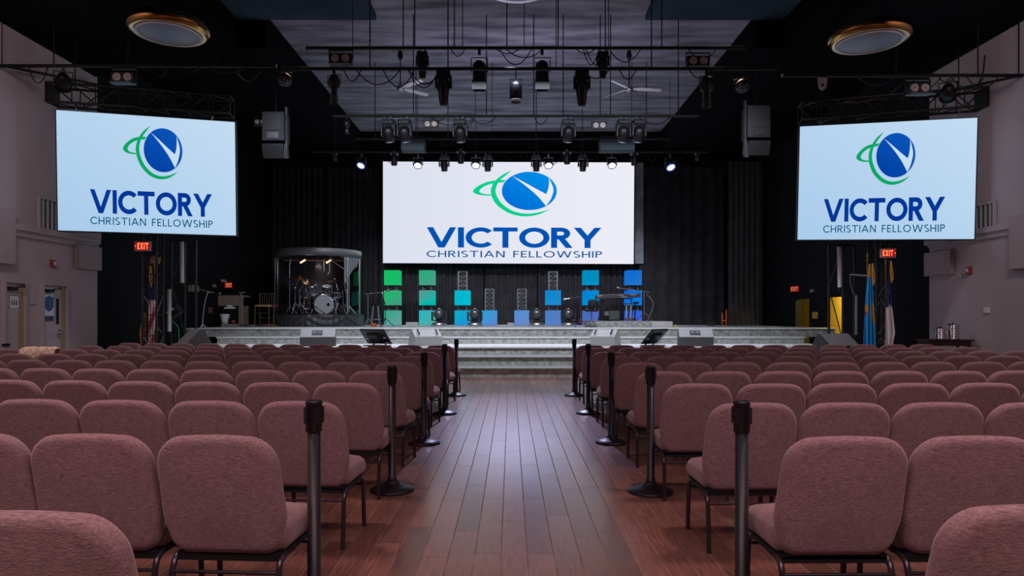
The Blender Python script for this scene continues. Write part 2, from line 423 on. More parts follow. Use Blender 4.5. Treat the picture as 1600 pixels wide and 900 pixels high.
# small fittings of the side walls
def vent(sd,p0,p1,y0,y1,label):
    d0=F*XW/abs(CX-p0); d1=F*XW/abs(CX-p1); dm=(d0+d1)/2
    z1=HC+(HY-y0)*dm/F; z0=HC+(HY-y1)*dm/F; x=sd*XW; q=-sd
    t=thing('wall_vent',label,'vent',(x,dm,z0)); L=d1-d0; h=z1-z0
    obj('frame',MB().bx(0,q*.05,-L/2,L/2,0,.05).bx(0,q*.05,-L/2,L/2,h-.05,h).bx(0,q*.05,-L/2,-L/2+.04,.05,h-.05).bx(0,q*.05,L/2-.04,L/2,.05,h-.05),M_lgrey,t)
    obj('backing',MB().bx(q*.001,q*.012,-L/2+.04,L/2-.04,.05,h-.05),mat('vent_pane'+str(sd),(.10,.10,.13),.8),t)  # bluish dark panes behind the dividers
    for k in range(1,5):
        yy=-L/2+k*L/5
        obj('divider',MB().bx(q*.01,q*.05,yy-.012,yy+.012,.05,h-.05),M_lgrey,t)
vent(-1,58,93,310,362,'louvred air vent on left wall beside the left screen')
vent(1,1557,1521,317,368,'louvred air vent on right wall beside the right screen')
def wallbox(sd,p0,p1,y0,y1,th,name,label,cat,m,bev=.01):
    d0=F*XW/abs(CX-p0); d1=F*XW/abs(CX-p1); dm=(d0+d1)/2
    z1=HC+(HY-y0)*dm/F; z0=HC+(HY-y1)*dm/F
    t=single(name,MB().bx(sd*(XW-.001),sd*(XW-th),min(d0,d1),max(d0,d1),z0,z1),m,label,cat,bevel=bev); return t
wallbox(-1,116,152,384,421,.12,'acoustic_panel','pink beige acoustic panel on left wall near the stage, lower one','panel',M_panel)
wallbox(-1,110,151,345,372,.12,'acoustic_panel','pink beige acoustic panel on left wall, half hidden under left screen','panel',M_panel)
wallbox(-1,-60,16,322,410,.12,'acoustic_panel','large acoustic panel at the left edge above the striped notice door','panel',M_panel)
wallbox(1,1492,1451,393,430,.12,'acoustic_panel','pink beige acoustic panel on right wall near the stage, lower one','panel',M_panel)
wallbox(1,1494,1451,350,381,.12,'acoustic_panel','pink beige acoustic panel on right wall, half hidden under right screen','panel',M_panel)
wallbox(1,1665,1585,330,418,.12,'acoustic_panel','large acoustic panel at the right edge past the right vent','panel',M_panel)
for sd,px,py,lab in ((-1,81,412,'red fire alarm strobe on left wall above the doors'),(1,1516,423,'red fire alarm strobe on right wall above the table')):
    d=F*XW/abs(CX-px); z=WZ(py,d); q=-sd
    t=thing('fire_alarm',lab,'fire alarm',(sd*XW,d,z-.08))
    obj('housing',MB().bx(0,q*.06,-.065,.065,0,.17),M_red,t,bevel=.01)
    obj('strobe_lens',MB().bx(q*.06,q*.085,-.02,.02,.05,.12),M_white,t)
wallbox(-1,46,55,467,475,.03,'light_switch','pale switch plate between the two left wall doors','switch',M_lgrey,.004)
t=wallbox(1,1548,1539,480,489,.05,'thermostat','small white thermostat on right wall above the table','thermostat',M_white,.004)
wallbox(1,1504.5,1501.5,430,434,.04,'wall_hook','tiny metal fitting under the lower right acoustic panel','fitting',M_steel,.004)

# ------------------------------------------------------------------ camera
cam=bpy.data.cameras.new('camera'); co=bpy.data.objects.new('camera',cam); COL.objects.link(co)
co.location=(0,0,HC); co.rotation_euler=(PI/2,0,0)
cam.sensor_width=36; cam.lens=F*KD/1600*36; cam.shift_x=(800-CX)/1600; cam.shift_y=(HY-450)/1600
cam.clip_start=.05; cam.clip_end=200
sc.camera=co

# ------------------------------------------------------------------ chairs
def chair_proto():
    t=thing('stacking_chair','x','chair')
    # backrest: local y forward (away from the viewer), reclined toward the viewer
    out=[]
    pts=rbox(-.270,.270,-.045,.485,.112,.07,8)
    dense=[]
    for i,(xa,za) in enumerate(pts):
        xb,zb=pts[(i+1)%len(pts)]; kk=max(1,int(math.hypot(xb-xa,zb-za)/.03))
        dense+=[(xa+(xb-xa)*j/kk,za+(zb-za)*j/kk) for j in range(kk)]
    for x,z in dense:
        k=1.0-.13*max(0,(.13-z)/.175)-.055*max(0,(z-.13)/.355)             # narrows at the foot
        zz=z+(.016*(1-(x/.262)**2) if z>.3 else 0)
        out.append((x*k,zz))
    rings=[(.044,-.044),(.031,-.043),(.016,-.037),(.005,-.026),(0,-.010),(0,.008),(.006,.024),(.02,.036),(.042,.042)]
    def fn(x,z,h): return (x,.135-.26*z+h*1.02,.40+z*.985)
    obj('backrest',MB().pillow(out,rings,fn),M_fab,t)
    so=rbox(-.252,.252,.135,.585,.08,.055,6)
    rg=[(.045,-.052),(.018,-.046),(.004,-.03),(0,-.008),(.002,.012),(.014,.034),(.035,.046),(.05,.05)]
    def fs(x,y,h):
        drop=.035*max(0,(y-.42)/.16)**2
        return (x,y,.420+h*1.28-drop*(1 if h>0 else .3))
    obj('seat',MB().pillow(so,rg,fs),M_fab,t)
    fr=MB().box((0,.33,.352),(.46,.42,.022)).box((0,.135,.338),(.45,.03,.028))
    for sx in (-1,1): fr.tube([(sx*.236,.16,.345),(sx*.236,.44,.345)],.0125,8)
    obj('seat_frame',fr,M_black,t)
    for sx in (-1,1):
        x=sx*.236
        obj('leg',MB().tube([(x,.075,0),(x,.088,.22),(x,.095,.285),(x,.11,.322),(x,.135,.339),(x,.165,.345)],.014,8),M_legm,t)
        obj('leg',MB().tube([(x,.535,0),(x,.515,.22),(x,.505,.285),(x,.488,.322),(x,.462,.339),(x,.435,.345)],.014,8),M_legm,t)
    obj('stretcher',MB().tube([(-.236,.09,.285),(.236,.09,.285)],.008,6),M_legm,t)
    obj('stretcher',MB().tube([(-.236,.51,.285),(.236,.51,.285)],.008,6),M_legm,t)
    return t
ORD=['first','second','third','fourth','fifth','sixth','seventh','eighth','ninth','tenth','eleventh','twelfth','thirteenth','fourteenth','fifteenth','sixteenth','seventeenth']
DROW=[1.40,2.32,3.23,4.15,5.06,5.98,6.89,7.80,8.72,9.62]
CHAIRS={}
proto=chair_proto(); first=True; PITCH=.546
for side,sn in ((-1,'left'),(1,'right')):
    for n,d0 in enumerate(DROW):
        edge=.970 if side<0 else 1.130
        if side>0: d0=d0+(.05 if n==0 else -.03 if n==1 else -.05 if n<5 else 0)
        slope=(.03+.012*n) if side<0 else (.0+.005*n)
        k=0
        while True:
            ax=edge+PITCH*(k+.5); d=d0+slope*(ax-edge-.26)
            if ax>(7.5 if n>=8 else 8.3): break
            if ax-.3>.945*(d+.1)+.25: break
            rz=-side*math.atan(slope)*-1.0
            rz=(math.atan(slope*KD) if side>0 else -math.atan(slope*KD))
            rz+=random.uniform(-.012,.012)
            if n==1 and k==1: rz+=side*-.03
            lab='mauve padded chair %s of aisle, %s row from viewer, %s seat from aisle'%(sn,ORD[n],ORD[k])
            loc=(side*ax+random.uniform(-.004,.004),d+random.uniform(-.012,.012),0)
            if first:
                proto.location=loc; proto.rotation_euler=(0,0,rz); c=proto; first=False
                tag(c,lab,'chair','mauve chairs in rows')
            else: c=dup(proto,loc,rz,lab,'mauve chairs in rows')
            CHAIRS[(side,n,k)]=c
            k+=1
print('chairs',len(CHAIRS))

# patterned cloth over the back of one far left chair
key=min((k for k in CHAIRS if k[0]<0 and k[1]==7),key=lambda k:abs(CHAIRS[k].location.x+7.2))
c=CHAIRS[key]
mb=MB(); nx=22
prof=[(-.065,.72),(-.066,.80),(-.066,.86),(-.05,.905),(-.02,.925),(.02,.93),(.06,.92),(.085,.89),(.09,.82)]
vs=[];fs=[]
for i in range(nx+1):
    x=-.30+.60*i/nx
    for j,(y,z) in enumerate(prof):
        ex=abs(x)/.30
        vs.append((x,y-.02+.006*math.sin(x*40+j),z-.05*max(0,ex-.86)*7*.5+.004*math.sin(x*33)))
m_=len(prof)
for i in range(nx):
    for j in range(m_-1): fs.append((i*m_+j,(i+1)*m_+j,(i+1)*m_+j+1,i*m_+j+1))
mb.add(vs,fs,True)
def cloth_mat():
    m,N,L=nm('printed_cream_cloth'); b=N['Principled BSDF']; b.inputs['Roughness'].default_value=.9
    tc=N.new('ShaderNodeTexCoord'); w=N.new('ShaderNodeTexVoronoi'); w.feature='DISTANCE_TO_EDGE'; w.inputs['Scale'].default_value=9; L.new(tc.outputs['Object'],w.inputs['Vector'])
    rp=N.new('ShaderNodeValToRGB'); rp.color_ramp.elements[0].color=(.05,.03,.02,1); rp.color_ramp.elements[1].color=(.85,.66,.46,1); rp.color_ramp.elements[1].position=.05
    L.new(w.outputs['Distance'],rp.inputs[0]); L.new(rp.outputs[0],b.inputs['Base Color']); return m
o=obj('printed_cloth',mb,cloth_mat(),None,Vector(c.location)); o.rotation_euler=c.rotation_euler
sm=o.modifiers.new('sol','SOLIDIFY'); sm.thickness=.012
tag(o,'cream printed cloth draped over a chair back near the left doors','cloth')

# ------------------------------------------------------------------ stanchions
def stanchion_proto():
    t=thing('stanchion_post','x','stanchion')
    obj('base',MB().lathe([(.001,0),(.172,0),(.177,.008),(.172,.02),(.12,.038),(.07,.058),(.045,.078),(.043,.085),(.001,.085)],36),M_blackp,t)
    obj('pole',MB().lathe([(.036,.08),(.036,.11),(.0305,.115),(.0305,.86),(.001,.86)],24),M_blackp,t)
    h=MB().lathe([(.031,.855),(.037,.86),(.037,.985),(.039,.988),(.039,1.0),(.030,1.003),(.026,.998),(.001,.998)],24)
    obj('belt_head',h,M_blackp,t)
    for a in (0,1,2,3):
        R=Matrix.Rotation(a*PI/2+PI/5,4,'Z')
        obj('belt_slot',MB().box((.039,0,.935),(.010,.026,.075),R),M_black,t)
    return t
sp=stanchion_proto()
ST=[(-.915,2.56,'left','nearest to the viewer'),(-.948,4.40,'left','second from the viewer'),(-.948,6.03,'left','third from the viewer'),(-.946,7.88,'left','fourth from the viewer'),(-.958,9.70,'left','nearest the stage steps'),
    (1.068,2.545,'right','nearest to the viewer'),(1.108,4.36,'right','second from the viewer'),(1.108,6.06,'right','third from the viewer'),(1.112,7.90,'right','fourth from the viewer'),(1.120,9.70,'right','nearest the stage steps')]
for i,(x,d,s_,w) in enumerate(ST):
    lab='black stanchion post on the %s of the aisle, %s'%(s_,w)
    if i==0: sp.location=(x,d,0); tag(sp,lab,'stanchion','aisle stanchions')
    else: dup(sp,(x,d,0),random.uniform(0,.4),lab,'aisle stanchions')

# ------------------------------------------------------------------ lettering from strokes
def arc(cx,cy,rx,ry,a0,a1,t,n=20):
    """ring sector polygons"""
    P=[]
    for i in range(n):
        q=[]
        for a,s_ in ((i,1),(i+1,1),(i+1,-1),(i,-1)):
            an=math.radians(a0+(a1-a0)*a/n)
            q.append((cx+(rx+s_*t/2)*math.cos(an),cy+(ry+s_*t/2)*math.sin(an)))
        P.append(q)
    return P
def slant(x0,y0,x1,y1,t):
    L=math.hypot(x1-x0,y1-y0); hw=t/2*L/abs(y1-y0)
    return [[(x0-hw,y0),(x0+hw,y0),(x1+hw,y1),(x1-hw,y1)]]
def rect(x0,y0,x1,y1): return [[(x0,y0),(x1,y0),(x1,y1),(x0,y1)]]
def glyph(ch,t):
    h=t/2
    if ch=='V': return .98,slant(h*1.1,1,.49,0,t*.98)+slant(.98-h*1.1,1,.49,0,t*.98)
    if ch=='I': return t,rect(0,0,t,1)
    if ch=='C': return .86,arc(.5,.5,.5-h,.5-h,42,318,t,30)
    if ch=='T': return .80,rect(0,1-t,.8,1)+rect(.4-h,0,.4+h,1-t)
    if ch=='O': return 1.0,arc(.5,.5,.5-h,.5-h,0,360,t,36)
    if ch=='R':
        r=.29
        return .70,rect(0,0,t,1)+rect(t,1-t,.34,1)+rect(t,1-2*r,.34,1-2*r+t)+arc(.34,1-r,r-h,r-h,-90,90,t)+slant(.33,1-2*r+t*.3,.60,0,t)
    if ch=='P':
        r=.28
        return .60,rect(0,0,t,1)+rect(t,1-t,.32,1)+rect(t,1-2*r,.32,1-2*r+t)+arc(.32,1-r,r-h,r-h,-90,90,t)
    if ch=='Y': return .90,slant(h*1.1,1,.45,.42,t)+slant(.9-h*1.1,1,.45,.42,t)+rect(.45-h,0,.45+h,.46)
    if ch=='H': return .74,rect(0,0,t,1)+rect(.74-t,0,.74,1)+rect(t,.5-h,.74-t,.5+h)
    if ch=='S': return .58,arc(.29,.745,.26-h*.4,.255-h,40,270,t)+arc(.29,.255,.28-h*.4,.255-h,90,-140,t)
    if ch=='A': return .92,slant(h,0,.46,1,t)+slant(.92-h,0,.46,1,t)+rect(.22,.24,.70,.24+t)
    if ch=='N': return .78,rect(0,0,t,1)+rect(.78-t,0,.78,1)+slant(h*1.2,1,.78-h*1.2,0,t)
    if ch=='F': return .52,rect(0,0,t,1)+rect(t,1-t,.52,1)+rect(t,.5-h,.47,.5+h)
    if ch=='E': return .54,rect(0,0,t,1)+rect(t,1-t,.54,1)+rect(t,.5-h,.49,.5+h)+rect(t,0,.54,t)
    if ch=='L': return .50,rect(0,0,t,1)+rect(t,0,.5,t)
    if ch=='W': return 1.34,slant(h,1,.34,0,t)+slant(.34,0,.67,1,t)+slant(.67,1,1.0,0,t)+slant(1.0,0,1.34-h,1,t)
    if ch=='X': return .8,slant(h,1,.8-h,0,t)+slant(.8-h,1,h,0,t)
    return .42,[]
def text_polys(s_,t,total):
    """polygons in cap-height units spread to a given total width"""
    G=[glyph(c,t) for c in s_]
    gap=(total-sum(g[0] for g in G))/(len(G)-1); x=0; P=[]
    for w,pl in G:
        P+=[[(px+x,py) for px,py in q] for q in pl]; x+=w+gap
    return P
def spline(P,n=10):
    Q=[]
    P=[Vector(p) for p in P]
    for i in range(len(P)-1):
        p0=P[i-1] if i>0 else P[i]*2-P[i+1]; p1=P[i]; p2=P[i+1]; p3=P[i+2] if i+2<len(P) else P[i+1]*2-P[i]
        for k in range(n):
            t=k/n
            Q.append(.5*((2*p1)+(p2-p0)*t+(2*p0-5*p1+4*p2-p3)*t*t+(3*p1-p0-3*p2+p3)*t**3))
    Q.append(P[-1]); return Q
def strip(A,B,n=10):
    a=spline(A,n); b=spline(B,n)
    return [[a[i],a[i+1],b[i+1],b[i]] for i in range(len(a)-1)]

def logo(t,TL,TR,BR,BL,mats,du=0,sx=1.0):
    """church emblem and name on a screen; coordinates are fractions of the screen"""
    base=Vector(t.location)
    nrm=((TR-TL).cross(BL-TL)).normalized()
    if nrm.y>0: nrm=-nrm
    def M3(u,v,lift):
        u+=du
        p=TL*(1-u)*(1-v)+TR*u*(1-v)+BR*u*v+BL*(1-u)*v
        return p+nrm*lift-base
    def E(p): # emblem digitised on a 1400x900 crop of the centre screen
        return ((680+p[0]/5-597)/393,(235+p[1]/5-253)/159)
    blue,white,green,navy,teal=mats
    g=[(730+215*math.cos(2*PI*k/64),316+150*math.sin(2*PI*k/64)) for k in range(64)]
    # the globe as a fan of rings so that its gradient is smooth
    m=MB(); m.add([M3(*E(p),.012) for p in g],[tuple(range(64))]); obj('globe',m,blue,t)
    m=MB()
    up=[(597,200),(690,248),(785,300),(862,340)]; dn=[(597,200),(700,275),(790,352),(862,433)]
    for q in strip(up,dn): m.add([M3(*E(p),.018) for p in q],[(0,1,2,3)])
    up=[(862,340),(878,300),(884,250),(882,212)]; dn=[(862,433),(900,375),(918,300),(882,212)]
    for q in strip(up,dn): m.add([M3(*E(p),.018) for p in q],[(0,1,2,3)])
    obj('letter_v',m,white,t)
    m=MB()
    o_=[(597,152),(520,190),(462,240),(430,300),(436,362),(480,430),(560,485),(640,510),(720,515),(810,498),(898,457)]
    i_=[(597,152),(545,195),(492,244),(468,300),(474,352),(515,415),(580,462),(645,486),(720,494),(800,484),(898,457)]
    for q in strip(o_,i_): m.add([M3(*E(p),.015) for p in q],[(0,1,2,3)])
    o_=[(548,231),(470,234),(390,250),(320,285),(289,318),(310,340),(365,352),(430,355)]
    i_=[(530,249),(470,255),(415,267),(365,290),(340,315),(350,332),(385,342),(430,345)]
    for q in strip(o_,i_): m.add([M3(*E(p),.0155) for p in q],[(0,1,2,3)])
    obj('swoosh',m,green,t)
    m=MB()
    for q in text_polys('VICTORY',.20,5.75):
        m.add([M3(.174+x/5.75*.696*sx,.845-y*.200,.014) for x,y in q],[tuple(range(len(q)))])
    obj('lettering',m,navy,t)
    m=MB()
    for q in text_polys('CHRISTIAN FELLOWSHIP',.14,15.8):
        m.add([M3(.174+x/15.8*.70*sx,.940-y*.064,.014) for x,y in q],[tuple(range(len(q)))])
    obj('lettering',m,teal,t)
def screen(name,label,TL,TR,BR,BL,face,mats,du=0,sx=1.0,depth=.09,rim=.03,m_rim=None):
    base=(BL+BR)/2
    t=thing(name,label,'screen',base)
    nrm=((TR-TL).cross(BL-TL)).normalized()
    if nrm.y>0: nrm=-nrm
    c=[p-base for p in (TL,TR,BR,BL)]
    m=MB(); m.add([p+nrm*.006 for p in c],[(0,1,2,3)]); obj('picture',m,face,t)
    cen=sum(c,Vector())/4
    e=[p+(p-cen).normalized()*rim for p in c]
    m=MB(); m.add([p for p in e]+[p-nrm*depth for p in e],[(0,1,2,3),(7,6,5,4),(0,4,5,1),(1,5,6,2),(2,6,7,3),(3,7,4,0)]); obj('casing',m,m_rim or M_black,t)
    logo(t,TL,TR,BR,BL,mats,du,sx)
    return t,nrm

# centre wall screen
D=22.2
TL,TR,BR,BL=W(598.5,252.5,D),W(991,254,D),W(990,412.5,D),W(598.5,411,D)
c_bg=grad_emis('wall_screen_white',srgb(218,224,238),srgb(236,236,246),(1,0,0),-5,4,1.0)
cb=grad_emis('globe_blue',srgb(0,84,205),srgb(0,150,235),(.5,0,.85),.9,4.4,1)
mats=(cb,emis('mark_white',srgb(236,236,247)),emis('mark_green',srgb(6,208,140)),emis('mark_navy',srgb(0,82,178)),emis('mark_teal',srgb(22,88,150)))
screen('wall_screen','wide white centre screen with blue globe emblem above the stage','' or TL,TR,BR,BL,c_bg,mats)
p0,p1=W(992,255,22.4),W(1005,412,22.4)
single('screen_wing',MB().bx(p0.x,p1.x,22.35,22.45,p1.z,p0.z),mat('silver_cloth',(.19,.21,.23),.6,noise=.3,nscale=3),'narrow grey panel standing along the right edge of centre screen','panel')
# side screens
s_bg=grad_emis('side_screen_blue',srgb(160,198,232),srgb(196,220,242),(.35,0,.4),-1.2,1.8,1.0)
sb=grad_emis('globe_deep_blue',srgb(0,58,160),srgb(12,92,190),(.5,0,.85),1.0,2.6,1)
smats=(sb,emis('side_mark_white',srgb(196,222,244)),emis('side_mark_green',srgb(10,166,98)),emis('side_mark_navy',srgb(0,54,150)),emis('side_mark_teal',srgb(4,88,130)))
k1,k2=11.6,12.32
screen('projection_screen','pale blue projection screen hung high on the left',W(88,172,k1),W(367,191,k2),W(369,368,k2*1.0042),W(91,360,k1*1.0042),s_bg,smats,0,.985)
k1,k2=11.75,12.62
screen('projection_screen','pale blue projection screen hung high on the right',W(1250,198,k2),W(1527,184,k1),W(1522,373.5,k1*1.006),W(1246,374.5,k2*1.006),s_bg,smats,-.022,.985)

# ------------------------------------------------------------------ trusses
def truss_mb(p0,p1,w,d=None,r=.022,step=None,up=None,brace=.011):
    """box truss between two points"""
    p0=Vector(p0);p1=Vector(p1); ax=(p1-p0); L=ax.length; ax.normalize(); d=d or w
    u=Vector(up) if up else (Vector((0,0,1)) if abs(ax.z)<.9 else Vector((1,0,0)))
    a=ax.cross(u).normalized(); b=a.cross(ax).normalized()
    m=MB(); C=[(a*sa*w/2+b*sb*d/2) for sa,sb in ((-1,-1),(1,-1),(1,1),(-1,1))]
    for c in C: m.tube([p0+c,p1+c],r,6)
    n=max(1,round(L/(step or w*1.15)))
    for i in range(n+1):
        q=p0+ax*L*i/n
        for k in range(4): m.tube([q+C[k],q+C[(k+1)%4]],brace,4)
    for i in range(n):
        q=p0+ax*L*i/n; q2=p0+ax*L*(i+1)/n
        for k in range(4):
            A,B=(C[k],C[(k+1)%4]) if (i+k)%2 else (C[(k+1)%4],C[k])
            m.tube([q+A,q2+B],brace,4)
    return m
M_truss=mat('black_truss',(.03,.032,.036),.4,metal=.4)
def hung_truss(x0,x1,d0,d1,zc,label):
    p0=Vector((x0,d0,zc)); p1=Vector((x1,d1,zc))
    t=thing('box_truss',label,'truss',(p0+p1)/2)
    wobj('lattice',truss_mb(p0,p1,.32,.40,.028,.42,brace=.014),M_truss,t)
    e=MB()
    wobj('end_plate',e.box(p0 if abs(x0)>abs(x1) else p1,(.03,.36,.44)),M_truss,t)
    for f in (.12,.88):
        q=p0.lerp(p1,f)
        wobj('hanging_chain',MB().tube([q+Vector((0,0,.2)),Vector((q.x,q.y,ZL-.0))],.012,5),M_black,t)
        wobj('screen_hook',MB().tube([q+Vector((0,0,-.2)),q+Vector((.03,0,-.26)),q+Vector((-.02,0,-.33)),q+Vector((.0,-.02,-.42))],.012,5),M_steel,t)
hung_truss(WX(82,11.75),-6.3,11.75,12.45,6.13,'black box truss hung above the left projection screen')
hung_truss(6.7,WX(1534,11.9),12.75,11.9,6.10,'black box truss hung above the right projection screen')
def tower(px0,px1,D,pytop,label,depth=.45):
    x0,x1=WX(px0,D),WX(px1,D); zt=WZ(pytop,D)
    t=thing('truss_tower',label,'truss',((x0+x1)/2,D,0))
    wobj('lattice',truss_mb(((x0+x1)/2,D,.02),((x0+x1)/2,D,zt),x1-x0,depth,.026,.45,up=(0,1,0),brace=.009),M_truss,t)
    wobj('base_plate',MB().box(((x0+x1)/2,D,.01),(x1-x0+.2,depth+.15,.02)),M_black,t)
tower(228,250,12.6,364,'black truss tower from floor to the left projection screen',.30)
tower(1363,1384,12.75,376,'black truss tower from floor to the right projection screen',.34)
def goalpost(px0,px1,D,pytop,label):
    x0,x1=WX(px0,D),WX(px1,D); zt=WZ(pytop,D)
    t=thing('lighting_frame',label,'truss',((x0+x1)/2,D,0))
    for x,n in ((x0,'upright'),(x1,'upright'),(x0+(x1-x0)*.55,'upright')):
        wobj(n,MB().tube([(x,D,0),(x,D,zt)],.030,6),M_truss,t)
    m=MB()
    for z in (zt-.02,zt-1.05,zt-2.2,.15): m.tube([(x0,D,z),(x1,D,z)],.02,5)
    wobj('cross_rail',m,M_truss,t)
    wobj('brace',MB().tube([(x0,D,zt-1.05),(x0+(x1-x0)*.5,D,zt-.05)],.014,5).tube([(x0,D,zt-1.05),(x0+(x1-x0)*.5,D,zt-2.2)],.014,5),M_truss,t)
    wobj('foot',MB().box(((x0+x1)/2,D,.015),(x1-x0+.2,.5,.03)),M_black,t)
goalpost(267.5,306,13.3,376,'open black lighting frame left of the stage')
goalpost(1295,1335,13.2,382,'open black lighting frame right of the stage')
M_tube=mat('white_tube',(.62,.62,.62),.4)
def stick(px,py0,py1,D,label,m=M_tube,r=.045,dx=0):
    p0=W(px,py1,D); p1=W(px+dx,py0,D)
    t=thing('light_batten',label,'light',p0)
    wobj('tube',MB().tube([p0,p1],r,12),m,t)
    wobj('end_cap',MB().tube([p0-Vector((0,0,.05)),p0+Vector((0,0,.03))],r*1.15,12),M_black,t)
    wobj('end_cap',MB().tube([p1-Vector((0,0,.03)),p1+Vector((0,0,.03))],r*1.15,12),M_black,t)
    wobj('bracket',MB().tube([p0.lerp(p1,.3),p0.lerp(p1,.3)+Vector((.0,.16,0))],.015,5),M_black,t)
stick(285,376,444,13.12,'long white light tube upright on the left lighting frame',dx=-1)
stick(264.5,450,520,13.0,'short white light tube low beside the left lighting frame')
stick(1312,384,451,13.02,'long white light tube upright on the right lighting frame',dx=-1)
stick(1338,459,525,13.05,'slim grey light tube low beside the right lighting frame',mat('grey_tube',(.24,.24,.24),.5),.03)

# ------------------------------------------------------------------ rigging pipes and fixtures
def batten(name,px0,px1,py,D,label,drops,r=.036,loops=0,ztop=ZH):
    z=WZ(py,D); x0,x1=max(-XW+.02,WX(px0,D)),min(XW-.02,WX(px1,D))
    t=thing('rigging_pipe',label,'pipe',((x0+x1)/2,D,z))
    drops=[q for q in drops if x0<WX(q,D)<x1]
    wobj('pipe',MB().tube([(x0,D,z),(x1,D,z)],r,8),M_black,t)
    for q in drops:
        x=WX(q,D); zt=ztop-.004 if abs(x)<3.25 else ztop-.145 if abs(x)<6.6 else ZL-.004
        if D>=DC: zt=ZH-.004 if abs(x)<5.98 else ZS-.004
        wobj('drop_rod',MB().tube([(x,D,z),(x,D,zt)],.009 if q%2 else .013,5),M_black,t)
    rr=random.Random(int(py))
    for k in range(loops):
        xa=x0+(x1-x0)*(.08+.84*rr.random()); w=rr.uniform(.25,.9); dp=rr.uniform(.1,.38)
        P=[(xa+w*u-w/2,D-.05,z-.03-dp*(1-(2*u-1)**2)) for u in [i/10 for i in range(11)]]
        wobj('cable',MB().tube(P,.011,5),M_black,t)
    return z
DA,DBB,DCC,DDD,DE,DG=11.6,11.0,13.5,16.0,17.0,10.95
zA=batten('a',478,1165,75,DA,'black rigging pipe high across the hall, topmost in the photo',[551,630,648,710,723,792,819,872,946,951,1018,1034],loops=9)
zB=batten('b',440,1215,107.5,DBB,'black rigging pipe just below the topmost one',[578,700,869,1018],loops=8)
zC=batten('c',520,1092,181.5,DCC,'black rigging pipe halfway down the ceiling recess',[646,760,834,880,938,954,1060],loops=7)
zD=batten('d',556,1046,217,DDD,'black rigging pipe carrying the two blue boxes',[586,650,700,769,838,987,1010],loops=2)
zE=batten('e',486,1108,237.5,DE,'lowest rigging pipe just above the centre screen',[524,653,743,838,910,1047],loops=10)
zG=batten('g',-40,432,103,DG,'long rigging pipe over the left projection screen',[3,84,200,340,470],loops=5)
zH=batten('h',1222,1640,118,DG,'long rigging pipe over the right projection screen',[1130,1290,1400,1528,1592],loops=5)
for sd,(a,b),lab in ((-1,((6,103,DG),(150,132,13.4)),'thin slanting rigging pipe by the left wall'),(1,((1592,119,DG-.2),(1464,146,13.0)),'thin slanting rigging pipe by the right wall')):
    m=MB().tube([W(*a),W(*b)],.028,8); single('rigging_pipe',m,M_black,lab,'pipe')
# swinging cables by the walls
for pts,D,lab in (([(46,62),(38,85),(37,94),(42,98)],11.7,'black cable loop hanging from the left soffit'),([(1539,86),(1537,110),(1530,130),(1512,140),(1494,138)],11.7,'black cable swagged under the right soffit')):
    single('hanging_cable',MB().tube([W(x,y,D) for x,y in pts],.013,6),M_black,lab,'cable')
single('hanging_cable',MB().tube([W(1318,160,12.3),W(1340,160,12.3),W(1370,154,12.3),W(1394,144,12.3),W(1408,133,12.3)],.012,6),mat('grey_cable',(.14,.10,.09),.6),'pale grey cable drooping above the right projection screen','cable')

M_lensdark=mat('lens_glass',(.05,.05,.06),.08,spec=.8)
M_lensgrey=mat('blinder_lamp',(.42,.36,.33),.25,noise=.3,nscale=30)
M_lit=emis('lit_lens',srgb(232,238,255),3.0)
M_litblue=emis('lit_blue_lens',srgb(170,190,255),3.0)
M_fix=mat('fixture_black',(.006,.006,.008),.42,spec=.4)
M_fixrim=mat('fixture_rim',(.16,.17,.19),.35,metal=.5)
def spot_head():          # long moving head hanging down, 1 m tall
    t=thing('moving_head_light','x','stage light')
    obj('clamp',MB().box((-.09,0,-.02),(.04,.05,.10)).box((.09,0,-.02),(.04,.05,.10)),M_fix,t)
    obj('base',MB().box((0,0,-.15),(.36,.26,.19)),M_fix,t,bevel=.02)
    y=MB().box((-.19,0,-.36),(.06,.16,.34)).box((.19,0,-.36),(.06,.16,.34)).box((0,0,-.255),(.40,.16,.04))
    obj('yoke',y,M_fix,t,bevel=.015)
    h=obj('head',MB().lathe([(.001,-.28),(.13,-.28),(.155,-.34),(.155,-.56),(.14,-.62),(.125,-.80),(.10,-.92),(.095,-.96),(.001,-.96)],20),M_fix,t)
    obj('lens',MB().lathe([(.094,-.95),(.094,-.972),(.05,-.985),(.001,-.99)],20),M_fixrim,t)
    return t
def beam_head(lit=None):  # small moving head, 0.6 m tall, lens toward the hall and down
    t=thing('moving_head_light','x','stage light')
    obj('clamp',MB().box((-.07,0,-.01),(.03,.05,.09)).box((.07,0,-.01),(.03,.05,.09)),M_fixrim,t)
    obj('base',MB().box((0,0,-.11),(.29,.20,.12)),M_fix,t,bevel=.02)
    obj('yoke',MB().box((-.165,0,-.30),(.045,.13,.32)).box((.165,0,-.30),(.045,.13,.32)).box((0,0,-.175),(.33,.13,.03)),M_fix,t,bevel=.012)
    R=Matrix.Translation((0,0,-.36))@Matrix.Rotation(math.radians(28),4,'X')
    obj('head',MB().lathe([(.001,.15),(.08,.14),(.125,.06),(.135,-.06),(.115,-.15),(.105,-.24),(.001,-.24)],20,R),M_fix,t)
    obj('rim',MB().lathe([(.108,-.225),(.113,-.235),(.113,-.25),(.098,-.252),(.096,-.24)],20,R),M_fixrim,t)
    obj('lens',MB().lathe([(.097,-.236),(.096,-.245),(.05,-.256),(.001,-.26)],20,R),M_lensdark,t)
    return t
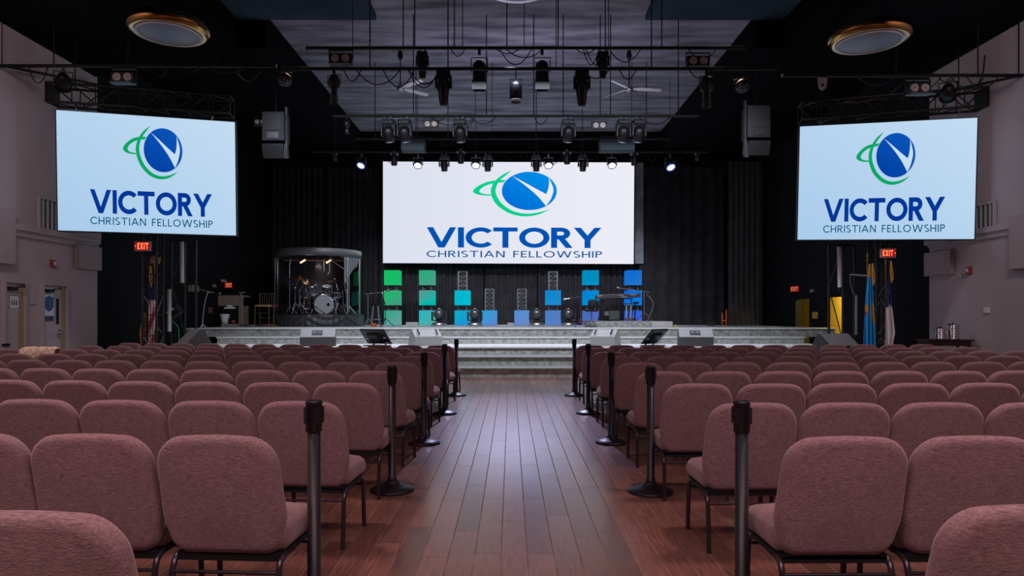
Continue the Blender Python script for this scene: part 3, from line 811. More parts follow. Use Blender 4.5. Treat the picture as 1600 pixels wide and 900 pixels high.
def lit_par(m):           # round lit lamp facing the hall
    t=thing('wash_light','x','stage light')
    obj('clamp',MB().box((0,0,-.02),(.05,.05,.10)),M_fixrim,t)
    obj('yoke',MB().box((-.17,0,-.24),(.025,.06,.28)).box((.17,0,-.24),(.025,.06,.28)).box((0,0,-.10),(.36,.06,.025)),M_fix,t)
    R=Matrix.Translation((0,0,-.31))@Matrix.Rotation(math.radians(62),4,'X')
    R=Matrix.Translation((0,0,-.33))@Matrix.Rotation(math.radians(-38),4,'X')
    obj('head',MB().lathe([(.001,.16),(.09,.15),(.145,.05),(.155,-.08),(.001,-.08)],22,R),M_fix,t)
    obj('rim',MB().lathe([(.135,-.075),(.155,-.08),(.158,-.10),(.13,-.105),(.128,-.08)],22,R),emis('lit_rim',srgb(70,90,190),.8) if m is M_litblue else M_fixrim,t)
    obj('lens',MB().lathe([(.129,-.083),(.10,-.10),(.001,-.108)],22,R),m,t)
    return t
def fresnel():
    t=thing('fresnel_light','x','stage light')
    obj('clamp',MB().box((0,0,-.02),(.06,.06,.12)),M_fix,t)
    obj('yoke',MB().tube([(-.17,0,-.45),(-.17,0,-.14),(.17,0,-.14),(.17,0,-.45)],.013,6),M_fix,t)
    R=Matrix.Translation((0,0,-.48))@Matrix.Rotation(math.radians(6),4,'X')
    obj('body',MB().lathe([(.001,.27),(.06,.27),(.125,.21),(.14,.15),(.14,-.10),(.155,-.14),(.155,-.16),(.001,-.16)],18,R),M_fix,t)
    b=MB()
    for k in range(4):
        Q=R@Matrix.Rotation(k*PI/2,4,'Z')@Matrix.Translation((.15,0,-.16))@Matrix.Rotation(math.radians(12),4,'Y')
        b.box((0,0,-.09),(.006,.30,.18),Q)
    obj('barn_door',b,M_fix,t)
    obj('lens',MB().disc((0,0,-.165),.13,18,R),M_lensdark,t)
    return t
def blinder():
    t=thing('blinder_light','x','stage light')
    obj('bracket',MB().box((-.26,0,-.07),(.012,.05,.20)).box((.26,0,-.07),(.012,.05,.20)).box((0,0,.01),(.52,.05,.02)),M_fix,t)
    obj('housing',MB().box((0,0,-.19),(.49,.16,.25)),M_fix,t,bevel=.015)
    for s_ in (-1,1):
        R=Matrix.Translation((s_*.115,-.078,-.18))@Matrix.Rotation(PI/2,4,'X')
        obj('lamp',MB().lathe([(.088,0),(.088,.012),(.06,.004),(.025,.002),(.02,.016),(.001,.018)],20,R),M_lensgrey,t)
    obj('lower_flap',MB().box((0,-.12,-.325),(.46,.12,.012),rx=-.2),M_dgrey,t)
    return t
def profile_light():
    t=thing('profile_light','x','stage light')
    obj('clamp',MB().box((0,0,-.02),(.06,.06,.12)),M_fix,t)
    obj('yoke',MB().tube([(-.15,0,-.34),(-.15,0,-.1),(.15,0,-.1),(.15,0,-.34)],.012,6),M_fix,t)
    obj('body',MB().lathe([(.001,-.12),(.10,-.13),(.13,-.22),(.13,-.40),(.08,-.44),(.08,-.66),(.001,-.66)],16),M_fix,t)
    obj('lens_tube',MB().lathe([(.09,-.60),(.095,-.78),(.085,-.78),(.08,-.70),(.001,-.70)],16),M_dgrey,t)
    return t
def barrel():
    t=thing('barrel_light','x','stage light')
    obj('clamp',MB().box((0,0,-.01),(.04,.05,.09)),M_fixrim,t)
    obj('body',MB().lathe([(.001,-.05),(.09,-.06),(.10,-.1),(.10,-.40),(.088,-.44),(.001,-.44)],18),M_fix,t)
    obj('cap',MB().box((0,0,-.08),(.26,.16,.06)),M_fixrim,t,bevel=.02)
    return t
P_spot,P_beam,P_fres,P_blind,P_prof,P_bar=spot_head(),beam_head(),fresnel(),blinder(),profile_light(),barrel()
P_lit,P_litb=lit_par(M_lit),lit_par(M_litblue)
USEDP=set()
def hang(proto,px,py,D,label,group=None,rz=0,s_=1.0,drop=0):
    loc=W(px,py,D); loc.z-=drop
    if proto.name not in USEDP:
        USEDP.add(proto.name); proto.location=loc; proto.rotation_euler=(0,0,rz); proto.scale=(s_,)*3
        tag(proto,label,None,group); return proto
    return dup(proto,loc,rz,label,group,s_)
PIPE={'a':'on topmost pipe','b':'on second pipe down','c':'on third pipe down','e':'on the lowest pipe above the screen'}
# topmost pipe
hang(P_blind,533,80,DA,'twin-lamp blinder light, left one of two high on the dark ceiling','blinders',0,.97)
hang(P_blind,1090,84,DA,'twin-lamp blinder light, right one of two high on the dark ceiling','blinders',0,.97)
hang(P_spot,660,79,DA,'black moving head on topmost pipe, left of the two cans','moving heads',0,.62)
hang(P_spot,942,79,DA,'black moving head on topmost pipe, right of the two cans','moving heads',0,.62)
hang(P_fres,749,80,DA,'black barn-door can on topmost pipe, left of centre','cans',0,1.0)
hang(P_fres,847,80,DA,'black barn-door can on topmost pipe, right of centre','cans',0,1.0)
# second pipe
hang(P_spot,693,108,DBB,'large black moving head on second pipe, left of centre','moving heads',0,.76)
hang(P_spot,909,109,DBB,'large black moving head on second pipe, right of centre','moving heads',0,.76)
hang(P_prof,522,110,DBB,'dark profile light at the left end of second pipe','profile lights',0,.85)
hang(P_prof,1104,112,DBB,'dark profile light at the right end of second pipe','profile lights',0,.92)
t=thing('par_can','small black can with a bright rim hanging in the middle','stage light',W(806,108,DBB))
obj('yoke',MB().tube([(0,0,0),(0,0,-.20)],.012,6).tube([(-.11,0,-.42),(-.11,0,-.2),(.11,0,-.2),(.11,0,-.42)],.010,6),M_fix,t)
obj('body',MB().lathe([(.001,-.26),(.08,-.27),(.125,-.34),(.125,-.64),(.001,-.64)],18),M_fix,t)
obj('rim',MB().lathe([(.126,-.62),(.132,-.66),(.11,-.67),(.10,-.65)],18),M_lgrey,t)
for px,py,lab,r_ in ((445,112,'dim wash light with a dotted lens on the far left of second pipe',.5),(1160,122,'dim wash light with a dotted lens on the far right of second pipe',-.5)):
    t=thing('wash_light',lab,'stage light',W(px,py-4,DBB),r_)
    obj('yoke',MB().tube([(0,0,0),(0,0,-.06),(-.15,0,-.06),(-.15,0,-.22)],.012,6).tube([(0,0,-.06),(.15,0,-.06),(.15,0,-.22)],.012,6),M_fix,t)
    R=Matrix.Translation((0,0,-.2))@Matrix.Rotation(-.6,4,'X')
    obj('head',MB().lathe([(.001,.12),(.08,.11),(.13,.02),(.13,-.08),(.001,-.08)],18,R),M_fix,t)
    m=MB()
    for k in range(12):
        a=2*PI*k/6; q=.05 if k<6 else .095; m.disc((q*math.cos(a+k*.3),q*math.sin(a+k*.3),-.083),.017,8,R)
    obj('lens_dots',m,M_fixrim,t)
# third pipe
for i,(px,o_) in enumerate(((607,'leftmost'),(632,'second from left'),(719,'third from left'),(888,'third from right'),(974,'second from right'),(998,'rightmost'))):
    hang(P_beam,px,184,DCC,'black moving head on third pipe down, %s of six'%o_,'small moving heads',(px-800)*.0008,.98)
hang(P_blind,673.5,186,DCC,'twin-lamp blinder on third pipe, left of the middle','blinders',0,.74)
hang(P_blind,936,188,DCC,'twin-lamp blinder on third pipe, right of the middle','blinders',0,.74)
hang(P_prof,542,184,DCC,'slim dark profile light at the left end of third pipe','profile lights',0,.5)
# lowest pipe
for px,o_ in ((694,'leftmost'),(762,'second from left'),(838,'third from left'),(911,'rightmost')):
    hang(P_beam,px,240,DE,'unlit moving head in front of the centre screen top, %s of four'%o_,'small moving heads',0,.88)
for px,o_ in ((653,'first from left'),(743.5,'second from left'),(857,'third from left'),(956,'fourth from left')):
    hang(P_lit,px,242,DE,'lit white wash light along the centre screen top, %s'%o_,'lit wash lights',0,.85)
hang(P_litb,565,242,DE,'glowing blue wash light left of the centre screen','lit wash lights',-.3,.86)
hang(P_litb,1047,243,DE,'glowing blue wash light right of the centre screen','lit wash lights',.3,.95)
for px,py,o_ in ((616,237,'leftmost'),(720,234,'second from left'),(886,235,'third from left'),(991,237,'rightmost')):
    hang(P_bar,px,py,DE-.22,'hanging barrel light over the centre screen top, %s of four'%o_,'barrel lights',0,.95)
for px,o_ in ((523,'far left'),(1090,'far right')):
    hang(P_bar,px,238,DE,'dim small barrel light at the %s of the lowest pipe'%o_,'barrel lights',0,.62)
# blinders over the side screens
hang(P_blind,194,109,DG,'twin-lamp blinder light above the left projection screen','blinders',0,.92)
hang(P_blind,1434,126,DG,'twin-lamp blinder light above the right projection screen','blinders',0,.92)
hang(P_blind,407,184,13.5,'pale twin-lamp blinder beside the left hanging loudspeaker','blinders',0,.62)
# par cans standing on the side trusses
for px,py,D,lab,rz in ((99,128,11.6,'black par can clamped above the left box truss',.5),(1481,145,11.75,'black par can clamped above the right box truss',-.5)):
    t=thing('par_can',lab,'stage light',W(px,py-16,D),rz)
    obj('yoke',MB().box((0,0,.02),(.06,.06,.1)).tube([(-.17,0,-.22),(-.17,0,0),(.17,0,0),(.17,0,-.22)],.014,6),M_fix,t)
    R=Matrix.Translation((0,0,-.22))@Matrix.Rotation(math.radians(55),4,'X')@Matrix.Rotation(PI,4,'X')
    obj('body',MB().lathe([(.001,-.20),(.08,-.19),(.15,-.05),(.16,.15),(.15,.15),(.14,.12),(.001,.10)],18,R),M_fix,t)
    obj('lens',MB().disc((0,0,.125),.14,18,R),M_dgrey,t)
# blue projector boxes on the fourth pipe
for p0,p1,lab in ((628,664,'dark blue box hanging under the fourth pipe, left'),(936.5,990,'dark blue box hanging under the fourth pipe, right')):
    a,b=W(p0,219.5,DDD),W(p1,237,DDD)
    t=thing('equipment_box',lab,'box',((a.x+b.x)/2,DDD+.02,b.z))
    wobj('case',MB().bx(a.x,b.x,DDD-.2,DDD+.22,b.z,a.z),mat('slate_blue_case',(.012,.03,.04),.6),t,bevel=.012)
    wobj('bracket',MB().bx(a.x+.05,a.x+.09,DDD-.02,DDD+.06,a.z,a.z+.1),M_black,t)
    wobj('bracket',MB().bx(b.x-.09,b.x-.05,DDD-.02,DDD+.06,a.z,a.z+.1),M_black,t)
    wobj('lip',MB().bx(b.x-.5 if b.x<0 else a.x,b.x if b.x<0 else a.x+.5,DDD-.24,DDD-.2,a.z+.01,a.z+.05),M_black,t)
# hung loudspeakers
for sd,px0,px1,py0,py1,D,lab in ((-1,414,448,178,246,12.6,'grey hung loudspeaker cluster right of the left projection screen'),(1,1164,1199,168,244,12.6,'dark hung loudspeaker cluster left of the right projection screen')):
    a,b=W(px0,py0,D),W(px1,py1,D); h=a.z-b.z
    t=thing('hung_loudspeaker',lab,'loudspeaker',((a.x+b.x)/2,D,b.z))
    zc=a.z-h*.66
    body=mat('speaker_grey',(.012,.012,.014),.7,spec=.2) if sd<0 else M_black
    wobj('upper_cabinet',MB().bx(a.x,b.x,D-.2,D+.25,zc,a.z),body,t,bevel=.015)
    wobj('grille',MB().bx(a.x+.06,b.x-.06,D-.215,D-.2,zc+.24,a.z-.06),M_black,t)
    wobj('horn',MB().box(((a.x+b.x)/2,D-.205,zc+.12),(.26,.02,.14)),M_dgrey if sd<0 else M_black,t)
    R=Matrix.Translation(((a.x+b.x)/2,D-.01,zc-.19))@Matrix.Rotation(.28,4,'X')
    wobj('lower_cabinet',MB().box((0,0,0),(abs(b.x-a.x)*.96,.42,.33),R),M_black,t,bevel=.015)
    xe=b.x if sd<0 else a.x
    wobj('bracket',MB().bx(xe-.015,xe+.015,D-.06,D+.06,b.z-.02,a.z+.15).box((xe+(-sd)*-.02,D-.1,b.z+.10),(.05,.07,.30)),M_dgrey,t)
    wobj('hanging_wire',MB().tube([((a.x+b.x)/2,D,a.z-.01),((a.x+b.x)/2,D,ZL)],.01,5),M_black,t)
# small grey camera-like bracket right
t=thing('pipe_bracket','small pale bracket under the right rigging pipe','bracket',W(1285,126,DG))
obj('plate',MB().prism([(-.09,-.02),(-.06,-.16),(0,-.2),(.06,-.16),(.09,-.02),(.09,.06),(-.09,.06)],-.012,.012,Matrix.Rotation(PI/2,4,'X')),M_lgrey,t)
obj('hole',MB().disc((0,0,0),.03,12,Matrix.Translation((0,-.014,-.09))@Matrix.Rotation(PI/2,4,'X')),M_black,t)

# ceiling fans
for px,py,lab,rot in ((625.5,138,'white three-blade ceiling fan, left one',.0),(983,139,'white three-blade ceiling fan, right one',.0)):
    D=15.3; p=W(px,py,D)
    t=thing('ceiling_fan',lab,'fan',(p.x,D,p.z))
    wobj('downrod',MB().tube([(p.x,D,p.z+.05),(p.x,D,ZH)],.016,8),M_black,t)
    c=WZ(88,D)
    wobj('canopy',MB().lathe([(.001,.16),(.05,.14),(.08,0),(.03,-.10),(.001,-.10)],16,Matrix.Translation((p.x,D,c))),M_black,t)
    obj('motor',MB().lathe([(.001,.1),(.06,.09),(.11,.02),(.11,-.03),(.08,-.06),(.001,-.07)],20),M_steel,t)
    angs=(178,42,-42) if px<800 else (128,8,-132)
    for a in angs:
        m=MB().add([(.09,-.03,.0),(.30,-.07,.02),(.92,-.055,.02),(.92,.055,-.02),(.30,.07,-.02),(.09,.03,0),
                    (.09,-.03,.012),(.30,-.07,.032),(.92,-.055,.032),(.92,.055,-.008),(.30,.07,-.008),(.09,.03,.012)],
                   [(5,4,3,2,1,0),(6,7,8,9,10,11)]+[(i,(i+1)%6,6+(i+1)%6,6+i) for i in range(6)],False,Matrix.Rotation(math.radians(a),4,'Z'))
        obj('blade',m,M_white,t)
# round pendant lamps
for px,py,lab,D in ((264,45,'round brass-rimmed pendant lamp near the ceiling, left',9.9),(1358,58,'round brass-rimmed pendant lamp near the ceiling, right',9.9),(808,-27,'round pendant lamp cut off by the top edge, middle',10.0)):
    p=W(px,py,D)
    t=thing('pendant_lamp',lab,'lamp',(p.x,D,p.z))
    r=.69
    obj('rim',MB().lathe([(r*.70,.17),(r*.92,.11),(r,.02),(r*.985,-.05),(r*.90,-.095),(r*.80,-.10),(r*.79,-.085)],48),M_gold if px!=808 else M_white,t)
    obj('trim_ring',MB().lathe([(r*.795,-.10),(r*.785,-.115),(r*.755,-.118),(r*.745,-.10)],48),M_white,t)
    obj('diffuser',MB().lathe([(r*.75,-.10),(r*.55,-.125),(r*.3,-.14),(.001,-.145)],48),M_diff,t)
    obj('top_pan',MB().lathe([(r*.71,.165),(r*.3,.21),(.05,.22),(.001,.22)],32),M_black,t)
    zt=(ZH-.14 if abs(p.x)>3.3 else ZH)-p.z
    obj('stem',MB().tube([(0,0,.2),(0,0,zt)],.018,8),M_black,t)
t=thing('ceiling_vent','dark square air grille in the ceiling beside the left pendant','vent',W(344,44,11.2))
p=Vector(t.location); t.location.z=ZH-.145
m=MB()
for k in range(5):
    s_=.45-.09*k
    for a in range(4): m.box((s_*math.cos(a*PI/2),s_*math.sin(a*PI/2),-.02-.012*(k%2)),(.03,2*s_,.03),rz=a*PI/2)
obj('grille',m,mat('vent_grille_grey',(.10,.12,.14),.6),t)

# ------------------------------------------------------------------ exit signs
M_exit=emis('exit_letters',srgb(255,110,70),2.2); M_exitbg=emis('exit_face',srgb(170,20,16),.8); M_exitdim=emis('exit_letters_dim',srgb(230,120,90),.9); M_exitbgd=emis('exit_face_dim',srgb(140,28,18),.6)
M_exw=mat('exit_housing',(.45,.28,.26),.5)
def exit_sign(px0,px1,py0,py1,D,label,rz=0,dim=False,arrow=0,partial=False):
    a,b=W(px0,py0,D),W(px1,py1,D); w=b.x-a.x; h=a.z-b.z
    t=thing('exit_sign',label,'exit sign',((a.x+b.x)/2,D,b.z),rz)
    obj('housing',MB().bx(-w/2,w/2,0,.07,0,h),M_exw if not dim else M_exitbgd,t)
    obj('face',MB().bx(-w/2+.02,w/2-.02,-.008,0,.02,h-.02),M_exitbgd if dim else M_exitbg,t)
    m=MB(); tw=w*(.70 if arrow else .8); x0=-tw/2+(arrow*-.06*w if arrow else 0); ch=h*.66
    kx=tw/3.0
    for q in text_polys('EXIT',.22,3.0): m.add([(x0+x*kx,-.0125,h*.17+y*ch) for x,y in q],[tuple(range(len(q)))])
    if arrow: m.add([(arrow*(w*.46),-.0125,h*.5),(arrow*w*.40,-.0125,h*.62),(arrow*w*.40,-.0125,h*.38)],[(0,1,2)])
    obj('lettering',m,M_exitdim if dim else M_exit,t)
    if not dim: obj('bracket_arm',MB().bx(-.03,.03,.07,.22,h*.4,h*.6),M_black,t)
exit_sign(210,234.5,377,392,12.3,'red glowing exit sign beside the left truss tower',arrow=-1)
exit_sign(1377,1400,388.5,402.5,12.4,'red glowing exit sign beside the right truss tower',arrow=1)
exit_sign(1412,1422,464,476.5,14.9,'small low red exit sign on the black wall by the white flag',dim=True)
exit_sign(352,363,441,450,19.7,'small faint red exit sign backstage on the left',rz=.75,dim=True)
exit_sign(1235,1248,447,456,19.6,'small faint red exit sign backstage above the yellow doorway',rz=-.75,dim=True)

# ------------------------------------------------------------------ curtains
def curtain(x0,x1,y,z0,z1,label,m,amp=.07,pitch=.24,group=None,name='stage_curtain',seed=0):
    r=random.Random(seed); n=int((x1-x0)/pitch*8); vs=[];fs=[]; ph=r.random()*6; rows=9
    for i in range(n+1):
        x=x0+(x1-x0)*i/n; 
        for j in range(rows):
            z=z0+(z1-z0)*j/(rows-1); k=1-.35*j/(rows-1)
            off=amp*k*math.sin(2*PI*x/pitch+ph+.7*math.sin(x*2.3+seed)+.25*math.sin(j*.8))
            vs.append((x,y+off,z))
    for i in range(n):
        for j in range(rows-1): fs.append((i*rows+j,(i+1)*rows+j,(i+1)*rows+j+1,i*rows+j+1))
    return single(name,MB().add(vs,fs,True),m,label,'curtain',group=group)
xs=[-10.0,-7.7,-5.5,-3.3,-1.1,1.1,3.3,5.5,7.3]
for i in range(8):
    curtain(xs[i]+.02,xs[i+1]-.02,22.85,1.06,7.6,'black pleated curtain hanging along the back of the stage',M_curtain,group='back curtains',seed=i)
curtain(WX(1137,21.3),WX(1191,21.3),21.3,1.06,7.4,'charcoal pleated curtain column right of the keyboards',M_curtain2,.06,.20,seed=20)
curtain(WX(1000,22.3),WX(1133,22.3),22.45,1.06,7.5,'black curtain panel between the keyboards and the charcoal curtain column',M_curtain,.05,.5,seed=21)

# ------------------------------------------------------------------ stage cubes
SZ=1.054
DQ=21.2
M_truss2=mat('grey_truss',(.16,.16,.17),.4,metal=.4)
stacks=[(614,'far left',[( (16,200,100),(28,190,110) ),((18,196,105),(60,165,130)),((40,170,130),(95,165,160))],0),
        (668,'second',[((28,180,125),(70,165,140)),((90,150,140),(0,190,180)),((0,190,200),(80,180,175))],0),
        (723,'third',[((0,170,215),(0,190,220)),((0,185,215),(60,150,215))][::-1] and [((0,185,210),(30,150,215)),((0,185,205),(0,195,220))],1),
        (765,'fourth',[((0,170,215),(90,140,220))],1),
        (815.5,'fifth',[((80,150,220),(105,140,205))],1),
        (864,'sixth',[((70,130,205),(90,130,200)),((0,140,215),(30,140,210))],1),
        (922.5,'seventh',[((60,110,190),(90,110,190)),((0,130,215),(0,150,220)),((0,140,190),(0,150,205))],0),
        (989,'eighth',[((0,80,220),(70,110,220)),((0,100,230),(0,130,235)),((0,110,220),(30,120,210))],0)]
POS=['bottom','middle','top']
sq=DQ/F
for px,nme,cubes,tr in stacks:
    x=WX(px,DQ); w=24*sq
    gap=7*sq; z=SZ; n=len(cubes)
    for i,(c1,c2) in enumerate(cubes[::-1] if px<700 else cubes):
        m=grad_emis('cube_glow',srgb(*c1),srgb(*c2),(.5,0,-1),-.5,.15,.92,.5)
        wh={1:['only cube'],2:['lower cube','upper cube'],3:['bottom cube','middle cube','top cube']}[n][i]
        t=thing('light_cube','glowing %s cube, %s of the %s stack from left'%('green' if px<640 else 'teal' if px<735 else 'blue',wh,nme),'light cube',(x,DQ,z),0,'glowing stage cubes')
        obj('lit_cover',MB().bx(-w/2+.006,w/2-.006,-w/2,w/2,.012,w-.012),m,t,bevel=.008)
        obj('edge_frame',MB().bx(-w/2,w/2,-w/2+.02,w/2,0,.014),M_black,t)
        obj('edge_frame',MB().bx(-w/2,w/2,-w/2+.02,w/2,w-.014,w),M_black,t)
        z+=w
        last=i==n-1
        if not last or tr:
            L=gap if not last else (29*sq if n==2 else 33*sq)
            tw=13*sq
            tt=truss_mb((x,DQ,z),(x,DQ,z+L),tw,tw,.026,.17 if L>.3 else .2,up=(0,1,0),brace=.008)
            s_=single('truss_segment',tt,M_truss2,('short black truss segment above the %s of the %s cube stack'%(wh,nme)) if not last else 'bare black truss on top of the %s cube stack from left'%nme,'truss',group='cube truss segments')
            z+=L
# floor moving heads between the cubes
def floor_head():
    t=thing('floor_moving_head','x','stage light')
    obj('base',MB().lathe([(.001,0),(.27,0),(.29,.03),(.28,.09),(.20,.13),(.10,.14),(.10,.20),(.001,.20)],24),M_steel,t)
    obj('yoke',MB().box((-.25,0,.36),(.06,.16,.34)).box((.25,0,.36),(.06,.16,.34)).box((0,0,.205),(.5,.16,.05)),M_dgrey,t,bevel=.03)
    R=Matrix.Translation((0,0,.42))@Matrix.Rotation(math.radians(78),4,'X')
    obj('head',MB().lathe([(.001,-.2),(.14,-.18),(.19,-.06),(.195,.1),(.16,.18),(.001,.18)],22,R),M_dgrey,t)
    obj('lens',MB().lathe([(.15,.175),(.14,.19),(.001,.205)],22,R),M_lensdark,t)
    obj('top_cap',MB().sphere((0,.0,.60),.06),M_steel,t)
    return t
fh=floor_head()
for i,(px,w) in enumerate(((686,'beside the second cube stack from left'),(742,'right of the third cube stack from left'),(838.5,'between the fifth and sixth cube stacks'),(888,'left of the seventh cube stack'))):
    lab='round grey moving head standing on the stage %s'%w; loc=(WX(px,20.2),20.2,SZ)
    if i==0: fh.location=loc; tag(fh,lab,None,'floor moving heads')
    else: dup(fh,loc,0,lab,'floor moving heads')

# ------------------------------------------------------------------ floor monitors and screens on the landing
ZLD=.634
def wedge(px0,px1,D,rz,label,m_top,m_low,h=.44,dep=.62,z=ZLD,handles=True):
    x=WX((px0+px1)/2,D); w=(px1-px0)*D/F
    t=thing('floor_monitor',label,'floor monitor',(x,D,z),rz)
    A=[(-.28,0),(-.33,.235),(-.02,h),(.06,h),(.34,.04),(.32,0)]
    def pr(poly,x0,x1): 
        n=len(poly); vs=[(x0,p[0],p[1]) for p in poly]+[(x1,p[0],p[1]) for p in poly]
        return MB().add(vs,[tuple(range(n)),tuple(range(n,2*n))[::-1]]+[(i,n+i,n+(i+1)%n,(i+1)%n) for i in range(n)])
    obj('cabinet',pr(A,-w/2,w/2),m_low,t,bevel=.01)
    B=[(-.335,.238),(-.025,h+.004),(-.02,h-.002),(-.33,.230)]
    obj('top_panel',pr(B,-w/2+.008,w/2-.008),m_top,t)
    R=Matrix.Translation((0,-.18,.345))@Matrix.Rotation(math.atan2(h-.235,.31),4,'X')
    if handles:
        obj('connector_plate',MB().box((-.02,0,.0),(.26,.20,.02),R),M_black,t)
        for sx in (-.08,.045): obj('handle_recess',MB().box((sx,0,.008),(.085,.13,.02),R),M_dgrey,t)
    else:
        for sx in (-.33,.33): obj('handle',MB().tube([(sx*w,-.12,.02),(sx*w,-.1,.05),(sx*w,.06,.05),(sx*w,.08,.02)],.018,6,R),M_black,t)
    return t
wedge(471,524,14.35,.22,'grey floor monitor with twin handle recess, left of the aisle',M_mon,M_monlow)
wedge(1060,1112,14.35,-.16,'grey floor monitor with twin handle recess, right of the aisle',M_mon,M_monlow)
wedge(642,686,14.5,.42,'light grey plain floor monitor left of the steps by the stanchions',M_mon2,M_mon2,.42,handles=False)
wedge(927,966,14.5,-.42,'light grey plain floor monitor right of the steps by the stanchions',M_mon2,M_mon2,.42,handles=False)
wedge(284,330,12.7,-.85,'dark floor monitor at the far left end of the stage',M_mon,M_monlow,.56,z=.55)
wedge(1272,1332,12.7,.42,'dark floor monitor at the far right end of the stage',M_mon,M_monlow,.50,z=.50)
for px,lab,w in ((307,'black equipment case under the far left floor monitor',1.1),(1302,'black equipment case under the far right floor monitor',1.1)):
    x=WX(px,12.7); single('equipment_case',MB().bx(x-.50,x+.50,12.36,13.02,0,.55 if px<800 else .50),M_black,lab,'case',bevel=.01)
def tv(px,D,rz,roll,label):
    t=thing('stage_display',label,'display',(WX(px,D),D,ZLD),rz)
    R=Matrix.Translation((0,0,.25))@Matrix.Rotation(math.radians(roll),4,'X')
    obj('screen_casing',MB().box((0,0,0),(.80,.045,.50),R),M_blackp,t,bevel=.008)
    obj('back_cover',MB().box((0,-.04,-.02),(.44,.05,.30),R),M_black,t,bevel=.01)
    obj('mount_plate',MB().box((0,-.075,-.03),(.26,.03,.26),R),M_dgrey,t)
    obj('top_edge',MB().box((0,-.026,.2),(.74,.012,.05),R),M_dgrey,t)
    for x,z in ((-.31,-.06),(.30,-.02),(.26,-.2)): obj('socket_label',MB().box((x,-.027,z),(.09,.008,.04),R),M_lgrey,t)
    obj('stand',MB().tube([(-.2,.18,0),(-.2,.05,.22)],.02,6).tube([(.2,.18,0),(.2,.05,.22)],.02,6).box((0,.06,.012),(.6,.40,.024)),M_black,t)
tv(587,14.2,-.52,42,'black flat display seen from behind, left of the aisle')
tv(1023,14.2,.86,42,'black flat display seen from behind, right of the aisle')

# ------------------------------------------------------------------ drum booth
DD=20.0; XD=WX(498,DD); R0=1.50; ZR=1.48
t=thing('drum_booth','round clear drum booth with dark top band and black skirted riser','drum booth',(XD,DD,SZ))
obj('riser',MB().lathe([(.001,0),(R0+.06,0),(R0+.06,ZR-SZ),(.001,ZR-SZ)],48),M_dgrey,t)
# satin skirt with swags
n=160; vs=[];fs=[]
for i in range(n+1):
    a=PI+ -.25+ (PI+.5)*i/n
    for j in range(9):
        z=(ZR-SZ-.03)*(1-j/8)
        u=(i%40)/40
        sw=.035*math.sin(2*PI*(j/8*1.6+ (2*u-1)**2*1.2))+.012*math.sin(i*1.1)
        r=R0+.10+sw*(.3+.7*j/8)
        vs.append((r*math.cos(a),r*math.sin(a),z))
for i in range(n):
    for j in range(8): fs.append((i*9+j,i*9+j+1,(i+1)*9+j+1,(i+1)*9+j))
obj('skirt',MB().add(vs,fs,True),M_skirt,t)
obj('skirt_band',MB().lathe([(R0+.07,ZR-SZ-.06),(R0+.085,ZR-SZ-.05),(R0+.085,ZR-SZ+.005),(R0-.03,ZR-SZ+.012)],60),M_dgrey,t)
zt=3.50-SZ
obj('top_band',MB().lathe([(R0-.02,zt),(R0+.03,zt),(R0+.03,zt+.26),(R0-.02,zt+.26),(R0-.02,zt)],60),mat('booth_band',(.13,.13,.135),.4,metal=.3),t)
obj('roof',MB().lathe([(.001,zt+.24),(R0-.02,zt+.24)],48),M_black,t)
def wallarc(a0,a1,nm_='clear_wall'):
    obj(nm_,MB().lathe([(R0,ZR-SZ+.01),(R0,zt)],24,None,a0,a1),M_acrylic,t)
for k in range(4): wallarc(PI+k*PI/4+.0,PI+(k+1)*PI/4)
obj('back_wall',MB().lathe([(R0,ZR-SZ+.01),(R0,zt)],40,None,0,PI),mat('booth_back',(.03,.03,.042),.35,noise=.5,nscale=2),t)
for a in (PI-.02,PI+PI*.10,PI+PI/2*1.62,2*PI-.05):
    obj('post',MB().tube([(R0*math.cos(a),R0*math.sin(a),ZR-SZ),(R0*math.cos(a),R0*math.sin(a),zt)],.028,8),M_steel,t)
obj('white_corner',MB().add([((R0-.03)*math.cos(a),(R0-.03)*math.sin(a),z) for a,z in ((-.68,zt),(-.42,zt),(-.14,zt),(-.14,zt-.30),(-.40,zt-.48),(-.56,zt-.75),(-.67,zt-1.0))],[(0,1,2,3,4,5,6)]),mat('white_foam',(.55,.55,.57),.6),t)
M_bar=emis('booth_lamp',srgb(255,206,160),2.0)
for x,rz in ((-.46,.5),(.47,.45)):
    q=obj('lamp_housing',MB().box((x,-.35,zt-.10),(.34,.08,.05),ry=-.45),M_black,t)
    obj('lamp_tube',MB().box((x,-.385,zt-.125),(.22,.05,.05),ry=-.55),M_bar,q)
obj('ceiling_rail',MB().tube([(-1.2,-.2,zt-.08),(1.2,-.2,zt-.08)],.02,6),mat('pinkish_rail',(.30,.12,.10),.5),t)
obj('camera_arm',MB().tube([(.55,-.6,zt-.05),(.75,-.6,zt-.2),(1.1,-.55,zt-.45)],.015,6).tube([(.35,-.6,zt-.05),(.36,-.6,zt-.5)],.012,6).tube([(.55,-.6,zt-.1),(.56,-.6,zt-.5),(.48,-.6,zt-.62)],.012,6),M_steel,t)
def inb(px,py,D): return W(px,py,D)
